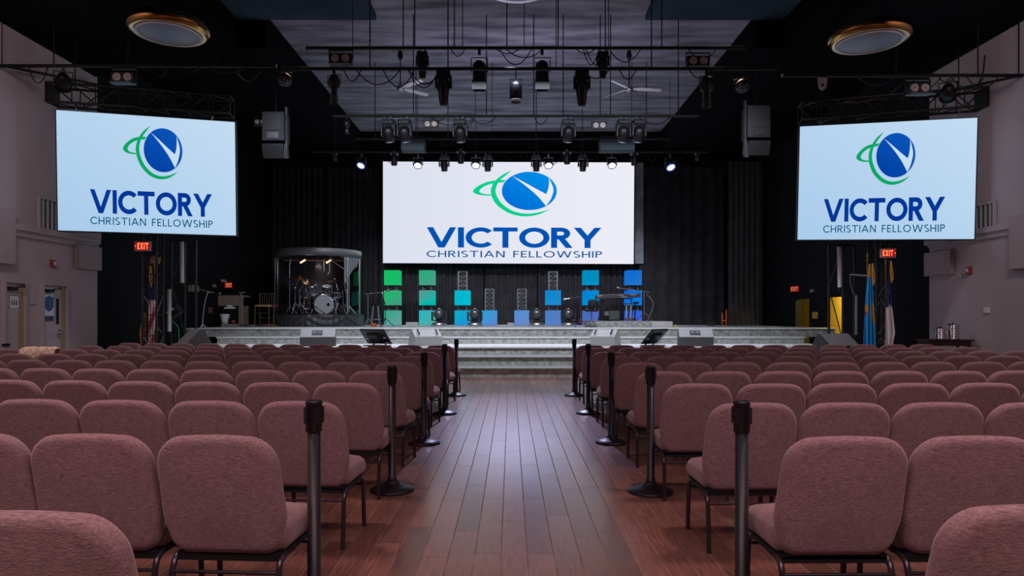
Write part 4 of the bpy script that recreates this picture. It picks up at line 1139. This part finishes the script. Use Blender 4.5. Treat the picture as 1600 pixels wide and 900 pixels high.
def drum(name,c,r,h,axis_rot,label,legs=(),shellm=None,headm=None):
    t=thing(name,label,'drum',c); R=axis_rot
    obj('shell',MB().lathe([(r,-h/2),(r,h/2)],28,R),shellm or M_drumclear,t)
    obj('head',MB().disc((0,0,h/2),r*.97,28,R).disc((0,0,-h/2),r*.97,28,R),headm or M_drumhead,t)
    for s_ in (-1,1): obj('hoop',MB().lathe([(r*.97,s_*h/2-.02),(r*1.05,s_*h/2-.02),(r*1.05,s_*h/2+.02),(r*.97,s_*h/2+.02)],28,R),M_chrome,t)
    m=MB()
    for k in range(8):
        a=2*PI*k/8; m.tube([R@Vector((r*1.04*math.cos(a),r*1.04*math.sin(a),-h/2)),R@Vector((r*1.04*math.cos(a),r*1.04*math.sin(a),h/2))],.010,5)
        m.box(R@Vector((r*1.04*math.cos(a),r*1.04*math.sin(a),0)),(.035,.035,.06))
    obj('lugs',m,M_chrome,t)
    for l in legs: obj('leg',MB().tube(l,.012,6),M_chrome,t)
    return t
RX=Matrix.Rotation(PI/2,4,'X')
k=inb(505.4,476,19.15)
kz=ZR-k.z
bd=drum('bass_drum',(k.x,19.35,k.z),.345,.42,RX,'large bass drum with a white front head in the booth',[[(-.33,-.1,-.05),(-.46,-.25,kz+.02)],[(.33,-.1,-.05),(.46,-.25,kz+.02)]])
obj('sound_port',MB().disc((.16,0,.217),.06,16,RX),M_black,bd)
p=inb(487.5,453,19.25); drum('rack_tom',p,.20,.30,Matrix.Rotation(.35,4,'X')@Matrix.Rotation(-.12,4,'Y'),'left rack tom above the bass drum')
p=inb(510.5,453,19.3); drum('rack_tom',p,.18,.28,Matrix.Rotation(.35,4,'X')@Matrix.Rotation(.12,4,'Y'),'right rack tom above the bass drum')
p=inb(479,474,19.5); drum('floor_tom',p,.235,.40,Matrix.Identity(4),'floor tom left of the bass drum',[[(.235*math.cos(a),.235*math.sin(a),.1),(.27*math.cos(a),.27*math.sin(a),ZR-p.z)] for a in (.5,2.6,4.6)])
p=inb(525,461,19.6); drum('snare_drum',p,.17,.16,Matrix.Rotation(.1,4,'X'),'snare drum right of the bass drum',[[(0,0,-.08),(0,0,(ZR-p.z)*.45),(.2*math.cos(a),.2*math.sin(a),ZR-p.z)] for a in (.3,2.4,4.5)])
def cymbal(px,py,D,r,tilt,tx,label,base_px,boom=False):
    p=W(px,py,D); bx_=WX(base_px,D)
    t=thing('cymbal_stand',label,'cymbal',(bx_,D,ZR))
    d=p-Vector((bx_,D,ZR))
    R=Matrix.Translation(d)@Matrix.Rotation(tilt,4,'Y')@Matrix.Rotation(tx,4,'X')
    obj('cymbal',MB().lathe([(.001,.05),(.03,.045),(.06,.012),(r*.6,.002),(r,-.018),(r,-.022),(.06,.006),(.001,.03)],30,R),M_brass if r>.15 else M_chrome,t)
    top=Vector((0,0,d.z*.72))
    obj('pole',MB().tube([(0,0,.22),top],.016,6).tube([top,d+Vector((0,0,.08))],.011,6).sphere(top,.03).sphere(d+Vector((0,0,.06)),.02),M_chrome,t)
    for a in (.4,2.5,4.6): obj('tripod_leg',MB().tube([(0,0,.42),(.30*math.cos(a),.22*math.sin(a),.005)],.011,6),M_chrome,t)
cymbal(468,434,19.45,.40,.12,.22,'large tilted cymbal at the left of the drum kit',461)
cymbal(480.5,440.5,19.2,.27,.42,.25,'steeply tilted cymbal nearer the left rack tom',468)
cymbal(523,438.5,19.4,.30,-.06,.12,'flat bronze cymbal at the right of the drum kit',528)
cymbal(537,443.5,19.55,.20,.0,.05,'small splash cymbal at the far right of the kit',541)
cymbal(534,451,19.85,.28,.0,.04,'hi-hat cymbal low at the right of the kit',536)
# booth microphones
def mic_stand(name,base,h,boom0,boom1,label,m=M_steel,tri=.26,mic=True,curve=None):
    t=thing(name,label,'microphone stand',base)
    pts=[(0,0,.1),(0,0,h)] if not curve else curve
    obj('pole',MB().tube(pts,.013,6),m,t)
    for a in (.3,2.4,4.5): obj('tripod_leg',MB().tube([(0,0,.30 if tri>.2 else .12),(tri*math.cos(a),tri*math.sin(a),.006)],.011,5),m,t)
    if boom1 is not None:
        b0=Vector(boom0);b1=Vector(boom1)
        obj('boom',MB().tube([b0,b1],.011,6).sphere(b0.lerp(b1,.3),.025),m,t)
        if mic:
            d=(b1-b0).normalized()
            obj('microphone',MB().tube([b1-d*.02,b1+d*.12],[.014,.02],8).sphere(b1+d*.15,.032),M_chrome,t)
    return t
p=W(492,490.5,18.95)
mic_stand('microphone_stand',(p.x,18.86,ZR),.25,(-.02,0,.30),(.27,-.03,.10),'low boom microphone in front of the bass drum',M_black,.12)
p=Vector((WX(452.5,19.3),19.3,ZR))
mic_stand('microphone_stand',p,1.75,(0,0,1.7),(.03,.02,1.95),'tall white pole stand inside the booth at left',mat('white_pole',(.6,.6,.6),.4),.26,False)
p=Vector((WX(545.5,19.3),19.3,ZR))
mic_stand('microphone_stand',p,1.9,(0,0,1.9),(-.35,0,2.05),'tall boom stand inside the booth at right',M_steel,.25)
t=thing('drum_throne','dark drum stool behind the bass drum','stool',(WX(507,20.1),20.1,ZR))
obj('seat',MB().lathe([(.001,.50),(.17,.50),(.185,.53),(.17,.58),(.001,.585)],24),M_black,t)
obj('pole',MB().tube([(0,0,.1),(0,0,.5)],.02,6),M_chrome,t)
for a in (.5,2.6,4.7): obj('leg',MB().tube([(0,0,.25),(.24*math.cos(a),.24*math.sin(a),.006)],.013,6),M_chrome,t)

# ------------------------------------------------------------------ left side of the stage
DS=19.0
t=thing('gold_side_chair','thin-spindled gold side chair with tan seat left of the drum booth','chair',(WX(413,DS),DS,SZ))
s_=46*0+1; sw=.24
M_goldp=mat('dull_gold_paint',(.16,.12,.07),.45,metal=.3)
zs=WZ(476.5,DS)-SZ; zb=WZ(458,DS)-SZ
obj('seat',MB().prism(rbox(-.26,.26,-.24,.24,.05),zs-.06,zs),M_tansheet,t,bevel=.015)
for sx in (-1,1):
    obj('leg',MB().tube([(sx*sw,-.22,zs-.06),(sx*sw,-.23,0)],.016,8),M_goldp,t)
    obj('leg',MB().tube([(sx*sw,.22,zs-.06),(sx*sw*1.02,.26,0)],.016,8),M_goldp,t)
b=MB()
for i in range(7):
    x=-sw+2*sw*i/6; b.tube([(x,.21,zs),(x*1.06,.27,zb)],.015 if i in (0,6) else .008,6)
b.tube([(-sw*1.1,.27,zb),(sw*1.1,.27,zb)],.015,6)
obj('backrest',b,M_goldp,t)
obj('stretcher',MB().tube([(-sw,-.22,zs*.62),(sw,-.22,zs*.62)],.010,6),M_goldp,t)
obj('stretcher',MB().tube([(-sw,.23,zs*.4),(sw,.23,zs*.4)],.010,6),M_goldp,t)
x=WX(427,DS)
single('stand_table',MB().bx(x-.07,x+.09,DS-.05,DS+.12,SZ+zs-.08,SZ+zs+.02).tube([(x,DS+.03,SZ),(x,DS+.03,SZ+zs-.08)],.018,8).box((x,DS+.03,SZ+.01),(.26,.26,.02)),mat('dusky_red',(.16,.045,.05),.6),'small dusky red box table right beside the gold side chair','table')
# beige desk with shelf, bucket, boxes
t=thing('equipment_desk','beige panelled equipment desk with one leg, backstage left','desk',(WX(361,DS+.2),DS+.2,SZ))
M_beige=mat('beige_laminate',(.30,.235,.19),.6)
def dx(px): return WX(px,DS+.2)-WX(361,DS+.2)
def dz(py): return WZ(py,DS+.2)-SZ
obj('modesty_panel',MB().bx(dx(341),dx(380),-.02,.02,dz(478),dz(464)),M_beige,t)
obj('desk_top',MB().bx(dx(341),dx(382),-.02,.5,dz(464),dz(461.5)),M_beige,t)
obj('leg',MB().bx(dx(373),dx(380),-.021,.5,0,dz(478)),M_beige,t)
obj('leg',MB().bx(dx(342),dx(345),.1,.5,0,dz(478)),M_black,t)
obj('drawer_unit',MB().bx(dx(347),dx(372),.05,.48,.0,dz(481)),M_black,t)
obj('upright',MB().bx(dx(376.5),dx(378.5),-.06,-.022,0,dz(456)).bx(dx(374),dx(383),-.06,-.022,dz(458),dz(456)),M_beige,t)
x,D=WX(360,DS),DS-.2
single('paper_stack',MB().bx(WX(352,D),WX(366,D),D-.1,D+.1,SZ+dz(482)-.02,SZ+dz(481)+.02).bx(WX(356,D),WX(362,D),D-.08,D+.08,SZ+dz(481)+.02,SZ+dz(477)),M_white,'small pile of white papers and cups before the beige desk','papers')
single('shelf_box',MB().bx(WX(351,D),WX(367,D),D-.11,D+.11,SZ+.155,SZ+dz(482)-.02),M_black,'black box holding the white papers before the beige desk','box')
D=18.3
x=WX(351,D)
T=Matrix.Translation((x,D,SZ+.10))
t=thing('waste_bin','white plastic bin with a bag edge before the beige desk','bin',(x,D,SZ+.10))
obj('body',MB().lathe([(.001,.0),(.10,.0),(.135,.30),(.128,.30),(.095,.015)],24),M_white,t)
obj('liner',MB().lathe([(.128,.28),(.145,.33),(.15,.29),(.14,.24)],24).add([(.05,-.10,.30),(.13,-.05,.31),(.20,-.06,.18),(.12,-.09,.26)],[(0,1,2,3)]),M_white,t)
single('grey_box',MB().bx(WX(348,D),WX(371,D),D-.15,D+.16,SZ,SZ+.10),M_grey,'flat grey case under the white bin backstage left','case',bevel=.008)
x=WX(364.5,D); single('red_tin',MB().lathe([(.001,0),(.06,0),(.06,.13),(.001,.13)],16,Matrix.Translation((x,D,SZ+.10))),mat('red_tin',(.28,.04,.02),.4),'small red tin beside the white bin','tin')
r=random.Random(3)
for i,(px0,px1,c,l) in enumerate(((372,386,(.05,.05,.05),'grey'),(385,400,(.25,.25,.26),'white'),(406,420,(.40,.06,.10),'red'),(416,431,(.45,.20,.05),'orange'),(398,412,(.06,.06,.07),'black'),(408,428,(.10,.09,.22),'violet'))):
    P=[]; D=18.2+.12*i
    for k in range(40):
        u=k/39; P.append((WX(px0+(px1-px0)*(.5+.5*math.sin(u*(9+i))),D)+.02*r.random(),D+.16*math.cos(u*(11+i)),SZ+.012+.05*u+.03*abs(math.sin(u*17))))
    single('cable_coil',MB().tube(P,.012,5),mat('cable_'+l,c,.5),'tangled %s cable on the stage floor left of the drums'%l,'cable')
t=mic_stand('microphone_stand',(WX(316.5,16.8),16.8,SZ),1.0,(.13,0,1.10),(.38,0,1.07),'curved white boom stand at the left end of the stage',mat('offwhite_pole',(.42,.42,.42),.4),.10,True,
   [(0,0,.02),(.01,0,.3),(.05,0,.65),(.10,0,.9),(.17,0,1.11)])
obj('boom',MB().tube([(.17,0,1.11),(-.18,0,1.20)],.011,6),M_grey,t)
x=-XW
def wallthing(name,px,y0,y1,wd,label,cat,m,th=.08):
    d=F*XW/abs(CX-px); z1,z0=WZ(y0,d),WZ(y1,d)
    xx=-XW if px<800 else XW+.02
    q=1 if px<800 else -1
    return single(name,MB().bx(xx+q*.0,xx+q*th,d-wd/2,d+wd/2,z0,z1),m,label,cat,bevel=.008)
wallthing('wall_sign',328,480,490,.30,'small pinkish wall plate backstage left behind the stage','sign',mat('pink_plate',(.17,.08,.09),.6),.03)
wallthing('emergency_light',347.5,437,441,.3,'pale emergency lamp above the faint backstage exit sign','lamp',M_lgrey)
wallthing('wall_speaker',333,444,449,.16,'small grey wall speaker left of the faint backstage exit sign','speaker',M_grey)
wallthing('wall_box',298.5,446,456,.45,'pale box on the black wall behind the left lighting frame','box',mat('dull_cream',(.22,.20,.15),.6),.16)
wallthing('wall_speaker',1269.5,452,457,.18,'tiny grey box above the yellow corridor doors','speaker',M_grey)
t=wallthing('notice',1273,487.5,498,.32,'yellow notice on the black wall between the two yellow doorways','notice',mat('notice_yellow',(.60,.38,.04),.6),.02)
# tilted small speaker on a stand, far left
t=thing('small_stage_speaker','small dark tilted speaker with a white strip on the short left tube','loudspeaker',W(272,520,13.25))
z0=t.location.z; t.location.z=0
R=Matrix.Translation((0,-.03,WZ(489,13.25)))@Matrix.Rotation(-.62,4,'Y')
obj('cabinet',MB().box((0,0,0),(.36,.26,.20),R),M_black,t,bevel=.01)
obj('white_strip',MB().box((.02,-.135,.05),(.20,.012,.05),R),M_white,t)
obj('stand',MB().tube([(.02,0,.02),(.02,0,WZ(494,13.25))],.02,6).box((.02,0,.01),(.34,.34,.02)),M_black,t)
single('green_cable',MB().tube([W(265,497,13.2),W(272,504,13.2),W(279,512,13.25),(WX(280,13.25),13.25,.6)],.014,6),mat('cable_green',(.01,.22,.10),.5),'green cable hanging below the small tilted speaker','cable')
single('cross_arm',MB().tube([W(1328,429,12.9),W(1362,431.5,12.6)],.02,6).tube([W(1328,429,12.9),W(1329,445,13.0),W(1334,460,13.05)],.012,5),M_grey,'grey arm reaching from the right lighting frame to the blue flag','arm')

# stool, stands right of the booth
D=18.4
t=thing('bar_stool','black round-topped bar stool right of the drum booth','stool',(WX(587,D),D,SZ))
zz=WZ(474,D)-SZ
obj('seat',MB().lathe([(.001,zz-.07),(.16,zz-.07),(.17,zz-.03),(.16,zz),(.001,zz+.01)],24),M_black,t)
for a in (.78,2.36,3.93,5.5): obj('leg',MB().tube([(.11*math.cos(a),.11*math.sin(a),zz-.07),(.20*math.cos(a),.20*math.sin(a),0)],.012,6),M_steel,t)
obj('foot_ring',MB().lathe([(.165,.24),(.18,.25),(.165,.26),(.155,.25),(.165,.24)],24),M_steel,t)
mic_stand('microphone_stand',(WX(575,18.2),18.2,SZ),WZ(460,18.2)-SZ,(-.1,0,WZ(459.5,18.2)-SZ),(.58,0,WZ(456,18.2)-SZ),'boom microphone stand between the drum booth and the bar stool',M_steel,.22)
mic_stand('microphone_stand',(WX(602,17.6),17.6,SZ),.75,(0,0,.7),(-.06,0,.95),'short microphone stand in front of the leftmost cube stack',M_black,.30)
single('cable_coil',MB().tube([(WX(584+5*math.sin(i*.9),18.0),18.0+.12*math.cos(i*.9),SZ+.015+.004*i) for i in range(26)],.013,5),mat('cable_orange',(.5,.14,.03),.5),'orange and violet cable loop under the bar stool','cable')
for px0,px1,D,h,lab in ((635,654,21.4,.13,'flat grey floor box between the first two cube stacks'),(793,803,21.4,.11,'small grey floor box left of the fifth cube stack'),(1106,1116,20.8,.14,'small dark floor box before the right black curtain')):
    single('floor_box',MB().bx(WX(px0,D),WX(px1,D),D-.15,D+.15,SZ,SZ+h),M_grey if px0<1000 else M_dgrey,lab,'box',bevel=.01)

# ------------------------------------------------------------------ keyboard corner
DK=18.6
x0,x1,x2=WX(924,17.7),WX(1018,17.7),WX(1051,17.7)
ZK=SZ+.20
single('keyboard_riser',MB().bx(x0,x1,17.7,19.5,SZ,ZK),M_carpet,'grey carpeted low riser under the keyboards','riser',bevel=.008)
single('keyboard_riser',MB().bx(x1+.01,x2,17.7,19.3,SZ,ZK-.01),mat('pale_carpet',(.45,.43,.42),.95,noise=.2,nscale=12),'paler low carpeted riser at the right of the keyboard riser','riser',bevel=.008)
D=18.3
t=thing('stage_piano','black stage piano tilted on its stand on the grey riser','keyboard',(WX(965,D),D,ZK))
zk=WZ(463,D)-ZK; Lk=(1000-931)*D/F
R=Matrix.Translation((0,0,zk))@Matrix.Rotation(-.035,4,'Y')
obj('case',MB().box((0,.0,0),(Lk,.34,.13),R),mat('piano_grey',(.06,.06,.066),.4),t,bevel=.01)
obj('keys',MB().box((0,.08,.067),(Lk*.9,.16,.014),R),M_key,t)
for sx in (-.42,.06,.33): obj('rear_panel',MB().box((sx*Lk,-.172,.03),(.17,.006,.03),R),M_lgrey,t)
obj('rear_panel',MB().box((.13*Lk,-.172,-.035),(.2,.006,.03),R),M_lgrey,t)
for sx in (-.36,.30): obj('stand_leg',MB().tube([(sx*Lk,-.1,0),(sx*Lk+.04,-.1,zk*.5),(sx*Lk-.03,-.05,zk-.06)],.016,6).tube([(sx*Lk-.1,.15,0),(sx*Lk+.06,.1,zk-.06)],.016,6),M_dgrey,t)
obj('stand_bar',MB().tube([(-.36*Lk,-.05,zk-.08),(.30*Lk,-.05,zk-.08)],.016,6),M_dgrey,t)
x=WX(950,19.0); 
t=thing('guitar_amplifier','dark amplifier box under the stage piano','amplifier',(x-.05,18.75,ZK))
obj('cabinet',MB().bx(-.17,.40,-.2,.2,0,.40),M_black,t,bevel=.012); obj('grille',MB().bx(.02,.36,-.21,-.2,.04,.34),mat('olive_grille',(.12,.125,.11),.7),t); obj('control_plate',MB().bx(-.14,-.0,-.21,-.2,.18,.32),M_grey,t)
D=17.5
t=thing('drafting_stool','black drafting stool with backrest left of the stage piano','stool',(WX(924,D),D,SZ))
zz=WZ(484,D)-SZ
obj('seat',MB().lathe([(.001,zz-.06),(.2,zz-.06),(.22,zz-.03),(.2,zz),(.001,zz+.01)],24),M_black,t)
obj('backrest',MB().pillow(rbox(-.17,.17,0,.27,.09),[(.03,-.03),(0,-.01),(0,.01),(.03,.03)],lambda a,b,h:(a+.04,h-.18,zz+.05+b)),M_black,t)
obj('column',MB().tube([(0,0,.1),(0,0,zz-.05)],.022,8),M_chrome,t)
for k in range(5):
    a=2*PI*k/5+.3; obj('foot',MB().tube([(0,0,.22),(.30*math.cos(a),.30*math.sin(a),.012)],.016,6),M_chrome,t)
mic_stand('microphone_stand',(WX(907,17.2),17.2,SZ),WZ(466,17.2)-SZ,(.05,0,WZ(464,17.2)-SZ),(-.36,0,WZ(466.5,17.2)-SZ),'microphone stand with a flat boom at the left of the drafting stool',mat('dark_red_pole',(.08,.02,.025),.4),.22)
mic_stand('microphone_stand',(WX(1006.5,18.0),18.0,ZK),WZ(458,18.0)-ZK,(.17,0,WZ(457,18)-ZK),(-.72,0,WZ(450.5,18.0)-ZK),'tall boom microphone stand at the right of the stage piano',M_steel,.28)
t=thing('side_keyboard','small side keyboard on white legs right under the stage piano','keyboard',(WX(984,18.0),17.95,ZK))
obj('top',MB().box((0,0,.56),(.5,.22,.03)),M_dgrey,t)
for sx in (-.12,.03): obj('leg',MB().tube([(sx,0,0),(sx,0,.55)],.024,8),M_lgrey,t)
obj('leg',MB().tube([(.16,0,0),(.16,0,.55)],.02,8),M_black,t)
obj('small_pad',MB().box((.2,0,.60),(.16,.2,.05)),M_black,t)
single('stand_cable',MB().tube([W(1010,460,18.05),W(1017,466,18.05),W(1021,475,18.05),W(1018,487,18.05),W(1012,500,18.05),W(1010,502,18.1)],.013,6),M_grey,'pale cable bowed out beside the tall boom microphone stand','cable')
single('cable_coil',MB().tube([(WX(985+9*math.sin(i*.7),17.9),17.9+.1*math.cos(i*.7),ZK+.012+.003*i) for i in range(30)],.011,5),mat('cable_dusky',(.12,.06,.09),.5),'dusky cable heap under the small side keyboard','cable')
single('cable_coil',MB().tube([(WX(1056+3*math.sin(i*.7),17.6),17.6+.1*math.cos(i*.7),SZ+.012+.003*i) for i in range(20)],.013,5),mat('cable_yellow',(.4,.42,.05),.5),'yellow cable coil at the right end of the pale riser','cable')
D=20.6
t=thing('orange_stand','orange two-post stand before the charcoal curtain column','stand',(WX(1131.5,D),D,SZ))
for px,top in ((1128.5,489),(1134.7,483)):
    xx=WX(px,D)-WX(1131.5,D); obj('post',MB().lathe([(.001,0),(.028,0),(.024,WZ(top,D)-SZ-.06),(.012,WZ(top,D)-SZ),(.001,WZ(top,D)-SZ)],10,Matrix.Translation((xx,0,0))),M_orange,t)
obj('crossbar',MB().bx(-.07,.07,-.012,.012,.18,.22),M_orange,t)

# ------------------------------------------------------------------ flags
def flag(label,px_rows,D,mats,colour,nfold,amp,polepx,poletop,finial):
    """px_rows: (py, left px, right px) from top to bottom"""
    xb=WX(polepx,D)
    t=thing('flag',label,'flag',(xb,D,0))
    obj('pole',MB().tube([(0,.10,0),(0,.10,WZ(poletop,D))],.018,8),M_gold,t)
    obj('stand_base',MB().lathe([(.001,0),(.2,0),(.2,.03),(.04,.07),(.001,.07)],24,Matrix.Translation((0,.10,0))),M_gold,t)
    if finial=='eagle':
        z=WZ(poletop,D)
        obj('eagle_finial',MB().sphere((0,.10,z+.05),.06,sc3=(.7,.7,1.2)).sphere((.02,.06,z+.14),.04).add([(0,.10,z+.12),(.16,.10,z+.16),(.14,.10,z-.02),(.05,.10,z)],[(0,1,2,3)]).add([(0,.10,z+.12),(-.10,.10,z+.16),(-.09,.10,z+.0),(-.03,.10,z)],[(0,1,2,3)]),mat('pale_gold',(.5,.38,.22),.4),t)
    else:
        z=WZ(poletop,D); obj('spear_finial',MB().lathe([(.001,0),(.03,.02),(.02,.06),(.035,.10),(.001,.22)],12,Matrix.Translation((0,.10,z))),M_gold,t)
    nu,nv=36,40; vs=[];fs=[]
    y0,y1=px_rows[0][0],px_rows[-1][0]
    def lerp(py):
        for a,b in zip(px_rows,px_rows[1:]):
            if a[0]<=py<=b[0]:
                u=(py-a[0])/(b[0]-a[0]); return a[1]+(b[1]-a[1])*u,a[2]+(b[2]-a[2])*u
        return px_rows[-1][1:]
    for j in range(nv+1):
        py=y0+(y1-y0)*j/nv; l,r_=lerp(py)
        for i in range(nu+1):
            u=i/nu; am=amp*(.35+.65*j/nv)
            ph=2*PI*nfold*u+.5*math.sin(j*.12)
            dip=.05*abs(math.sin(PI*nfold*u))*j/nv*(1 if j==nv else .0)
            vs.append((WX(l+(r_-l)*u,D)-xb+.25*am*math.cos(ph)*0, am*math.sin(ph)-.02, WZ(py,D)+.03*math.sin(ph)*(j/nv)))
    for j in range(nv):
        for i in range(nu): fs.append((j*(nu+1)+i,(j+1)*(nu+1)+i,(j+1)*(nu+1)+i+1,j*(nu+1)+i+1))
    o=obj('cloth',MB().add(vs,fs,True),mats[0],t)
    for m in mats[1:]: o.data.materials.append(m)
    k=0
    for j in range(nv):
        for i in range(nu):
            o.data.polygons[k].material_index=colour(i/nu,j/nv); k+=1
    obj('cord',MB().tube([(.02,-.09,WZ(poletop+4,D)),(.0,-.11,WZ(poletop+20,D)),(.03,-.10,WZ(poletop+38,D))],.014,6).tube([(.02,-.09,WZ(poletop+4,D)),(.05,-.10,WZ(poletop+22,D)),(.05,-.11,WZ(poletop+34,D))],.012,6),mat('gold_cord',(.65,.33,.04),.5),t)
    return t
cred=mat('flag_red',(.42,.03,.04),.7); cwh=mat('flag_white',(.62,.58,.58),.7); cbl=mat('flag_navy',(.015,.025,.13),.7); csk=mat('flag_sky',(.02,.30,.62),.7,noise=.15,nscale=4); cbf=mat('flag_buff',(.60,.31,.05),.7)
def us(u,v):
    if v<.34: return 2
    k=(u*3.4+v*2.3); return 0 if int(k*2.2)%2 else 1
flag('red and white striped flag draped inside the left truss tower',[(428,234,240),(450,232.5,243),(480,232,244),(515,232,242.5),(545,233,241)],12.62,[cred,cwh,cbl],us,3,.05,237.5,411,'eagle')
t=flag('narrow red and yellow flag edge left of the left truss tower',[(502,222,224),(520,220.5,225),(545,219.5,225.5)],12.9,[cred,cbf],lambda u,v:0 if u>.55 or v<.4 else 1,2,.03,223,502,'spear')
flag('sky blue flag with a buff patch draped before the right truss tower',[(413,1357,1360.5),(432,1355,1362),(460,1352.5,1363.5),(500,1350,1365.5),(540,1348.5,1366),(547,1349,1366)],12.35,[csk,cbf,cred],
     lambda u,v:(1 if (u<.75 and v<.14) else 1 if (u>.60 and .44<v<.68 and u>.60+abs(v-.52)*1.6) else 1 if (u<.30 and .46<v<.54) else 2 if u<.16 and .54<v<.60 else 0),3,.055,1359,408,'spear')
flag('white flag with a dark blue top corner right of the right truss tower',[(438,1385.5,1390),(460,1384.5,1391.5),(476,1384,1393),(500,1383.5,1396),(520,1383.2,1397.5),(530,1383,1394.5),(552,1382.5,1391)],12.35,[cwh,cbl,cred],
     lambda u,v:(2 if (.35<u<.75 and .10<v<.17) else 1 if v<.33+.03*math.sin(u*9) else 0),2,.05,1387.5,404,'spear')

# ------------------------------------------------------------------ table with offering plates
ZT=.895
t=thing('side_table','dark mahogany side table by the right wall','table',(9.57,12.15,0))
obj('table_top',MB().bx(-.51,.50,-.26,.26,ZT-.035,ZT),M_wood,t,bevel=.008)
obj('apron',MB().bx(-.46,.45,-.22,.22,ZT-.14,ZT-.035),M_wood,t)
for sx in (-.43,.42):
    for sy in (-.19,.19):
        obj('leg',MB().lathe([(.035,ZT-.14),(.035,ZT-.22),(.018,ZT-.26),(.04,ZT-.34),(.03,ZT-.5),(.018,.3),(.028,.12),(.015,.08),(.022,0),(.001,0)],14,Matrix.Translation((sx,sy,0))),M_wood,t)
for px,n,lab,r_ in ((1469,5,'shorter left stack','a'),(1488.5,7,'taller right stack','b')):
    x=WX(px,12.1); hh=(532-515)/72*1.0/5 if n==5 else (532-509)/72/7
    for k in range(n):
        z=ZT+k*hh
        o_=ORD[k] if k<n-1 else 'topmost'
        single('offering_tray',MB().lathe([(.001,.0),(.118,0),(.125,.006),(.128,hh*.45),(.122,hh*.75),(.122,hh-.001),(.001,hh-.001)],28,Matrix.Translation((x,12.08,z))),M_chrome,'polished round tray in the %s on the mahogany table, %s from below'%(lab,o_),'tray',group='round trays on the side table')
    single('tray_lid',MB().lathe([(.122,0),(.11,.02),(.02,.03),(.015,.05),(.001,.055)],24,Matrix.Translation((x,12.08,ZT+n*hh))),M_chrome,'domed silver lid on the %s of trays'%lab,'lid')

# ------------------------------------------------------------------ lamps and world
def area(name,loc,rot,sx,sy,e,col,spread=None):
    l=bpy.data.lights.new(name,'AREA'); l.shape='RECTANGLE'; l.size=sx; l.size_y=sy; l.energy=e; l.color=col
    if spread: l.spread=math.radians(spread)
    o=bpy.data.objects.new(name,l); COL.objects.link(o); o.location=loc; o.rotation_euler=[math.radians(a) for a in rot]; return o
def spot(name,loc,tgt,e,col,ang=50,blend=.6,rad=.15):
    l=bpy.data.lights.new(name,'SPOT'); l.energy=e; l.color=col; l.spot_size=math.radians(ang); l.spot_blend=blend; l.shadow_soft_size=rad
    o=bpy.data.objects.new(name,l); COL.objects.link(o); o.location=loc
    o.rotation_euler=(Vector(tgt)-Vector(loc)).to_track_quat('-Z','Y').to_euler(); return o
def point(name,loc,e,col,rad=.1):
    l=bpy.data.lights.new(name,'POINT'); l.energy=e; l.color=col; l.shadow_soft_size=rad
    o=bpy.data.objects.new(name,l); COL.objects.link(o); o.location=loc; return o
PINK=(1,.70,.74); WARM=(1,.66,.50); COOL=(.80,.86,1.0)
# house lamps behind and above the viewer
area('house_lamp_rear',(0,-.3,4.9),(4,0,0),7,1.0,330,PINK)
# house down lights over the seats
for sx in (-1,1):
    spot('seat_lamp',(sx*4.2,3.6,8.5),(sx*3.8,3.0,0),1650,PINK,70,1.0,.5)
    spot('seat_lamp',(sx*4.6,12.2,7.6),(sx*4.9,7.4,0),620,WARM,66,1.0,.4)
    area('wall_lamp',(sx*7.2,5.5,6.9),(0,sx*-50,0),1.2,6,290,(1,.78,.83))  # extra fill added to brighten the side walls
# aisle and stage wash
spot('aisle_lamp',(0,13.2,6.3),(0,6.9,0),4000,(.64,.62,1.0),33,1.0,.3)
spot('step_fill',(0,10.9,6.4),(0,10.9,0),620,(.70,.72,1.0),44,1.0,.3)  # added fill brightening the floor before the steps
area('stage_wash',(0,11.2,6.1),(41,0,0),11,.5,430,COOL,130)
area('stage_edge_fill',(0,15.6,6.6),(0,0,0),15,.4,260,(.80,.82,1.0),70)  # added strip that whitens the stage lip
area('curtain_fill',(0,17.6,6.4),(48,0,0),12,.3,200,(.9,.9,1.0),60)  # added to lift the lower curtains out of the dark
# added upward spots standing in for stage light bounced onto the ceiling
for px,e in ((-2.0,30),(.6,62),(3.0,30)):
    spot('ceiling_bounce_fill',(px,14.5,6.7),(px*.9,15.5,8.8),e*1.0,(.74,.69,1.0),125,1.0,.3)
spot('ceiling_bounce_fill',(0,10.2,6.2),(0,10.5,8.8),30,(.62,.66,1.0),85,1.0,.3)
for sx in (-1,1): spot('bay_uplight',(sx*6.0,9.8,7.4),(sx*6.0,10.6,8.7),6,(.30,.60,1.0),110,.9,.2)
point('booth_lamp_glow',(XD,19.1,3.25),9,(1,.85,.78),.15)
point('corridor_lamp',(10.95,18.4,2.2),200,(1,.78,.30),.2)
w=bpy.data.worlds.new('hall_dark'); sc.world=w; w.use_nodes=True
w.node_tree.nodes['Background'].inputs[0].default_value=(.02,.018,.022,1); w.node_tree.nodes['Background'].inputs[1].default_value=.25
sc.view_settings.view_transform='Standard'; sc.view_settings.look='None'; sc.view_settings.exposure=0; sc.view_settings.gamma=1

# ------------------------------------------------------------------ set everything at its true depth
LONG={'projection_screen','box_truss','rigging_pipe','hanging_cable','green_cable','cross_arm','stand_cable','acoustic_panel','wall_vent','poster','notice','keyboard_riser','printed_cloth_'}
done=set()
def stretch(o):
    if o.type=='MESH' and o.data.name not in done:
        done.add(o.data.name)
        for v in o.data.vertices: v.co.y*=KD
    for c in o.children: stretch(c)
for o in list(sc.objects):
    if o.parent is None and o is not co:
        o.location.y*=KD
        if o.get('kind')=='structure' or o.name.split('.')[0] in LONG: stretch(o)
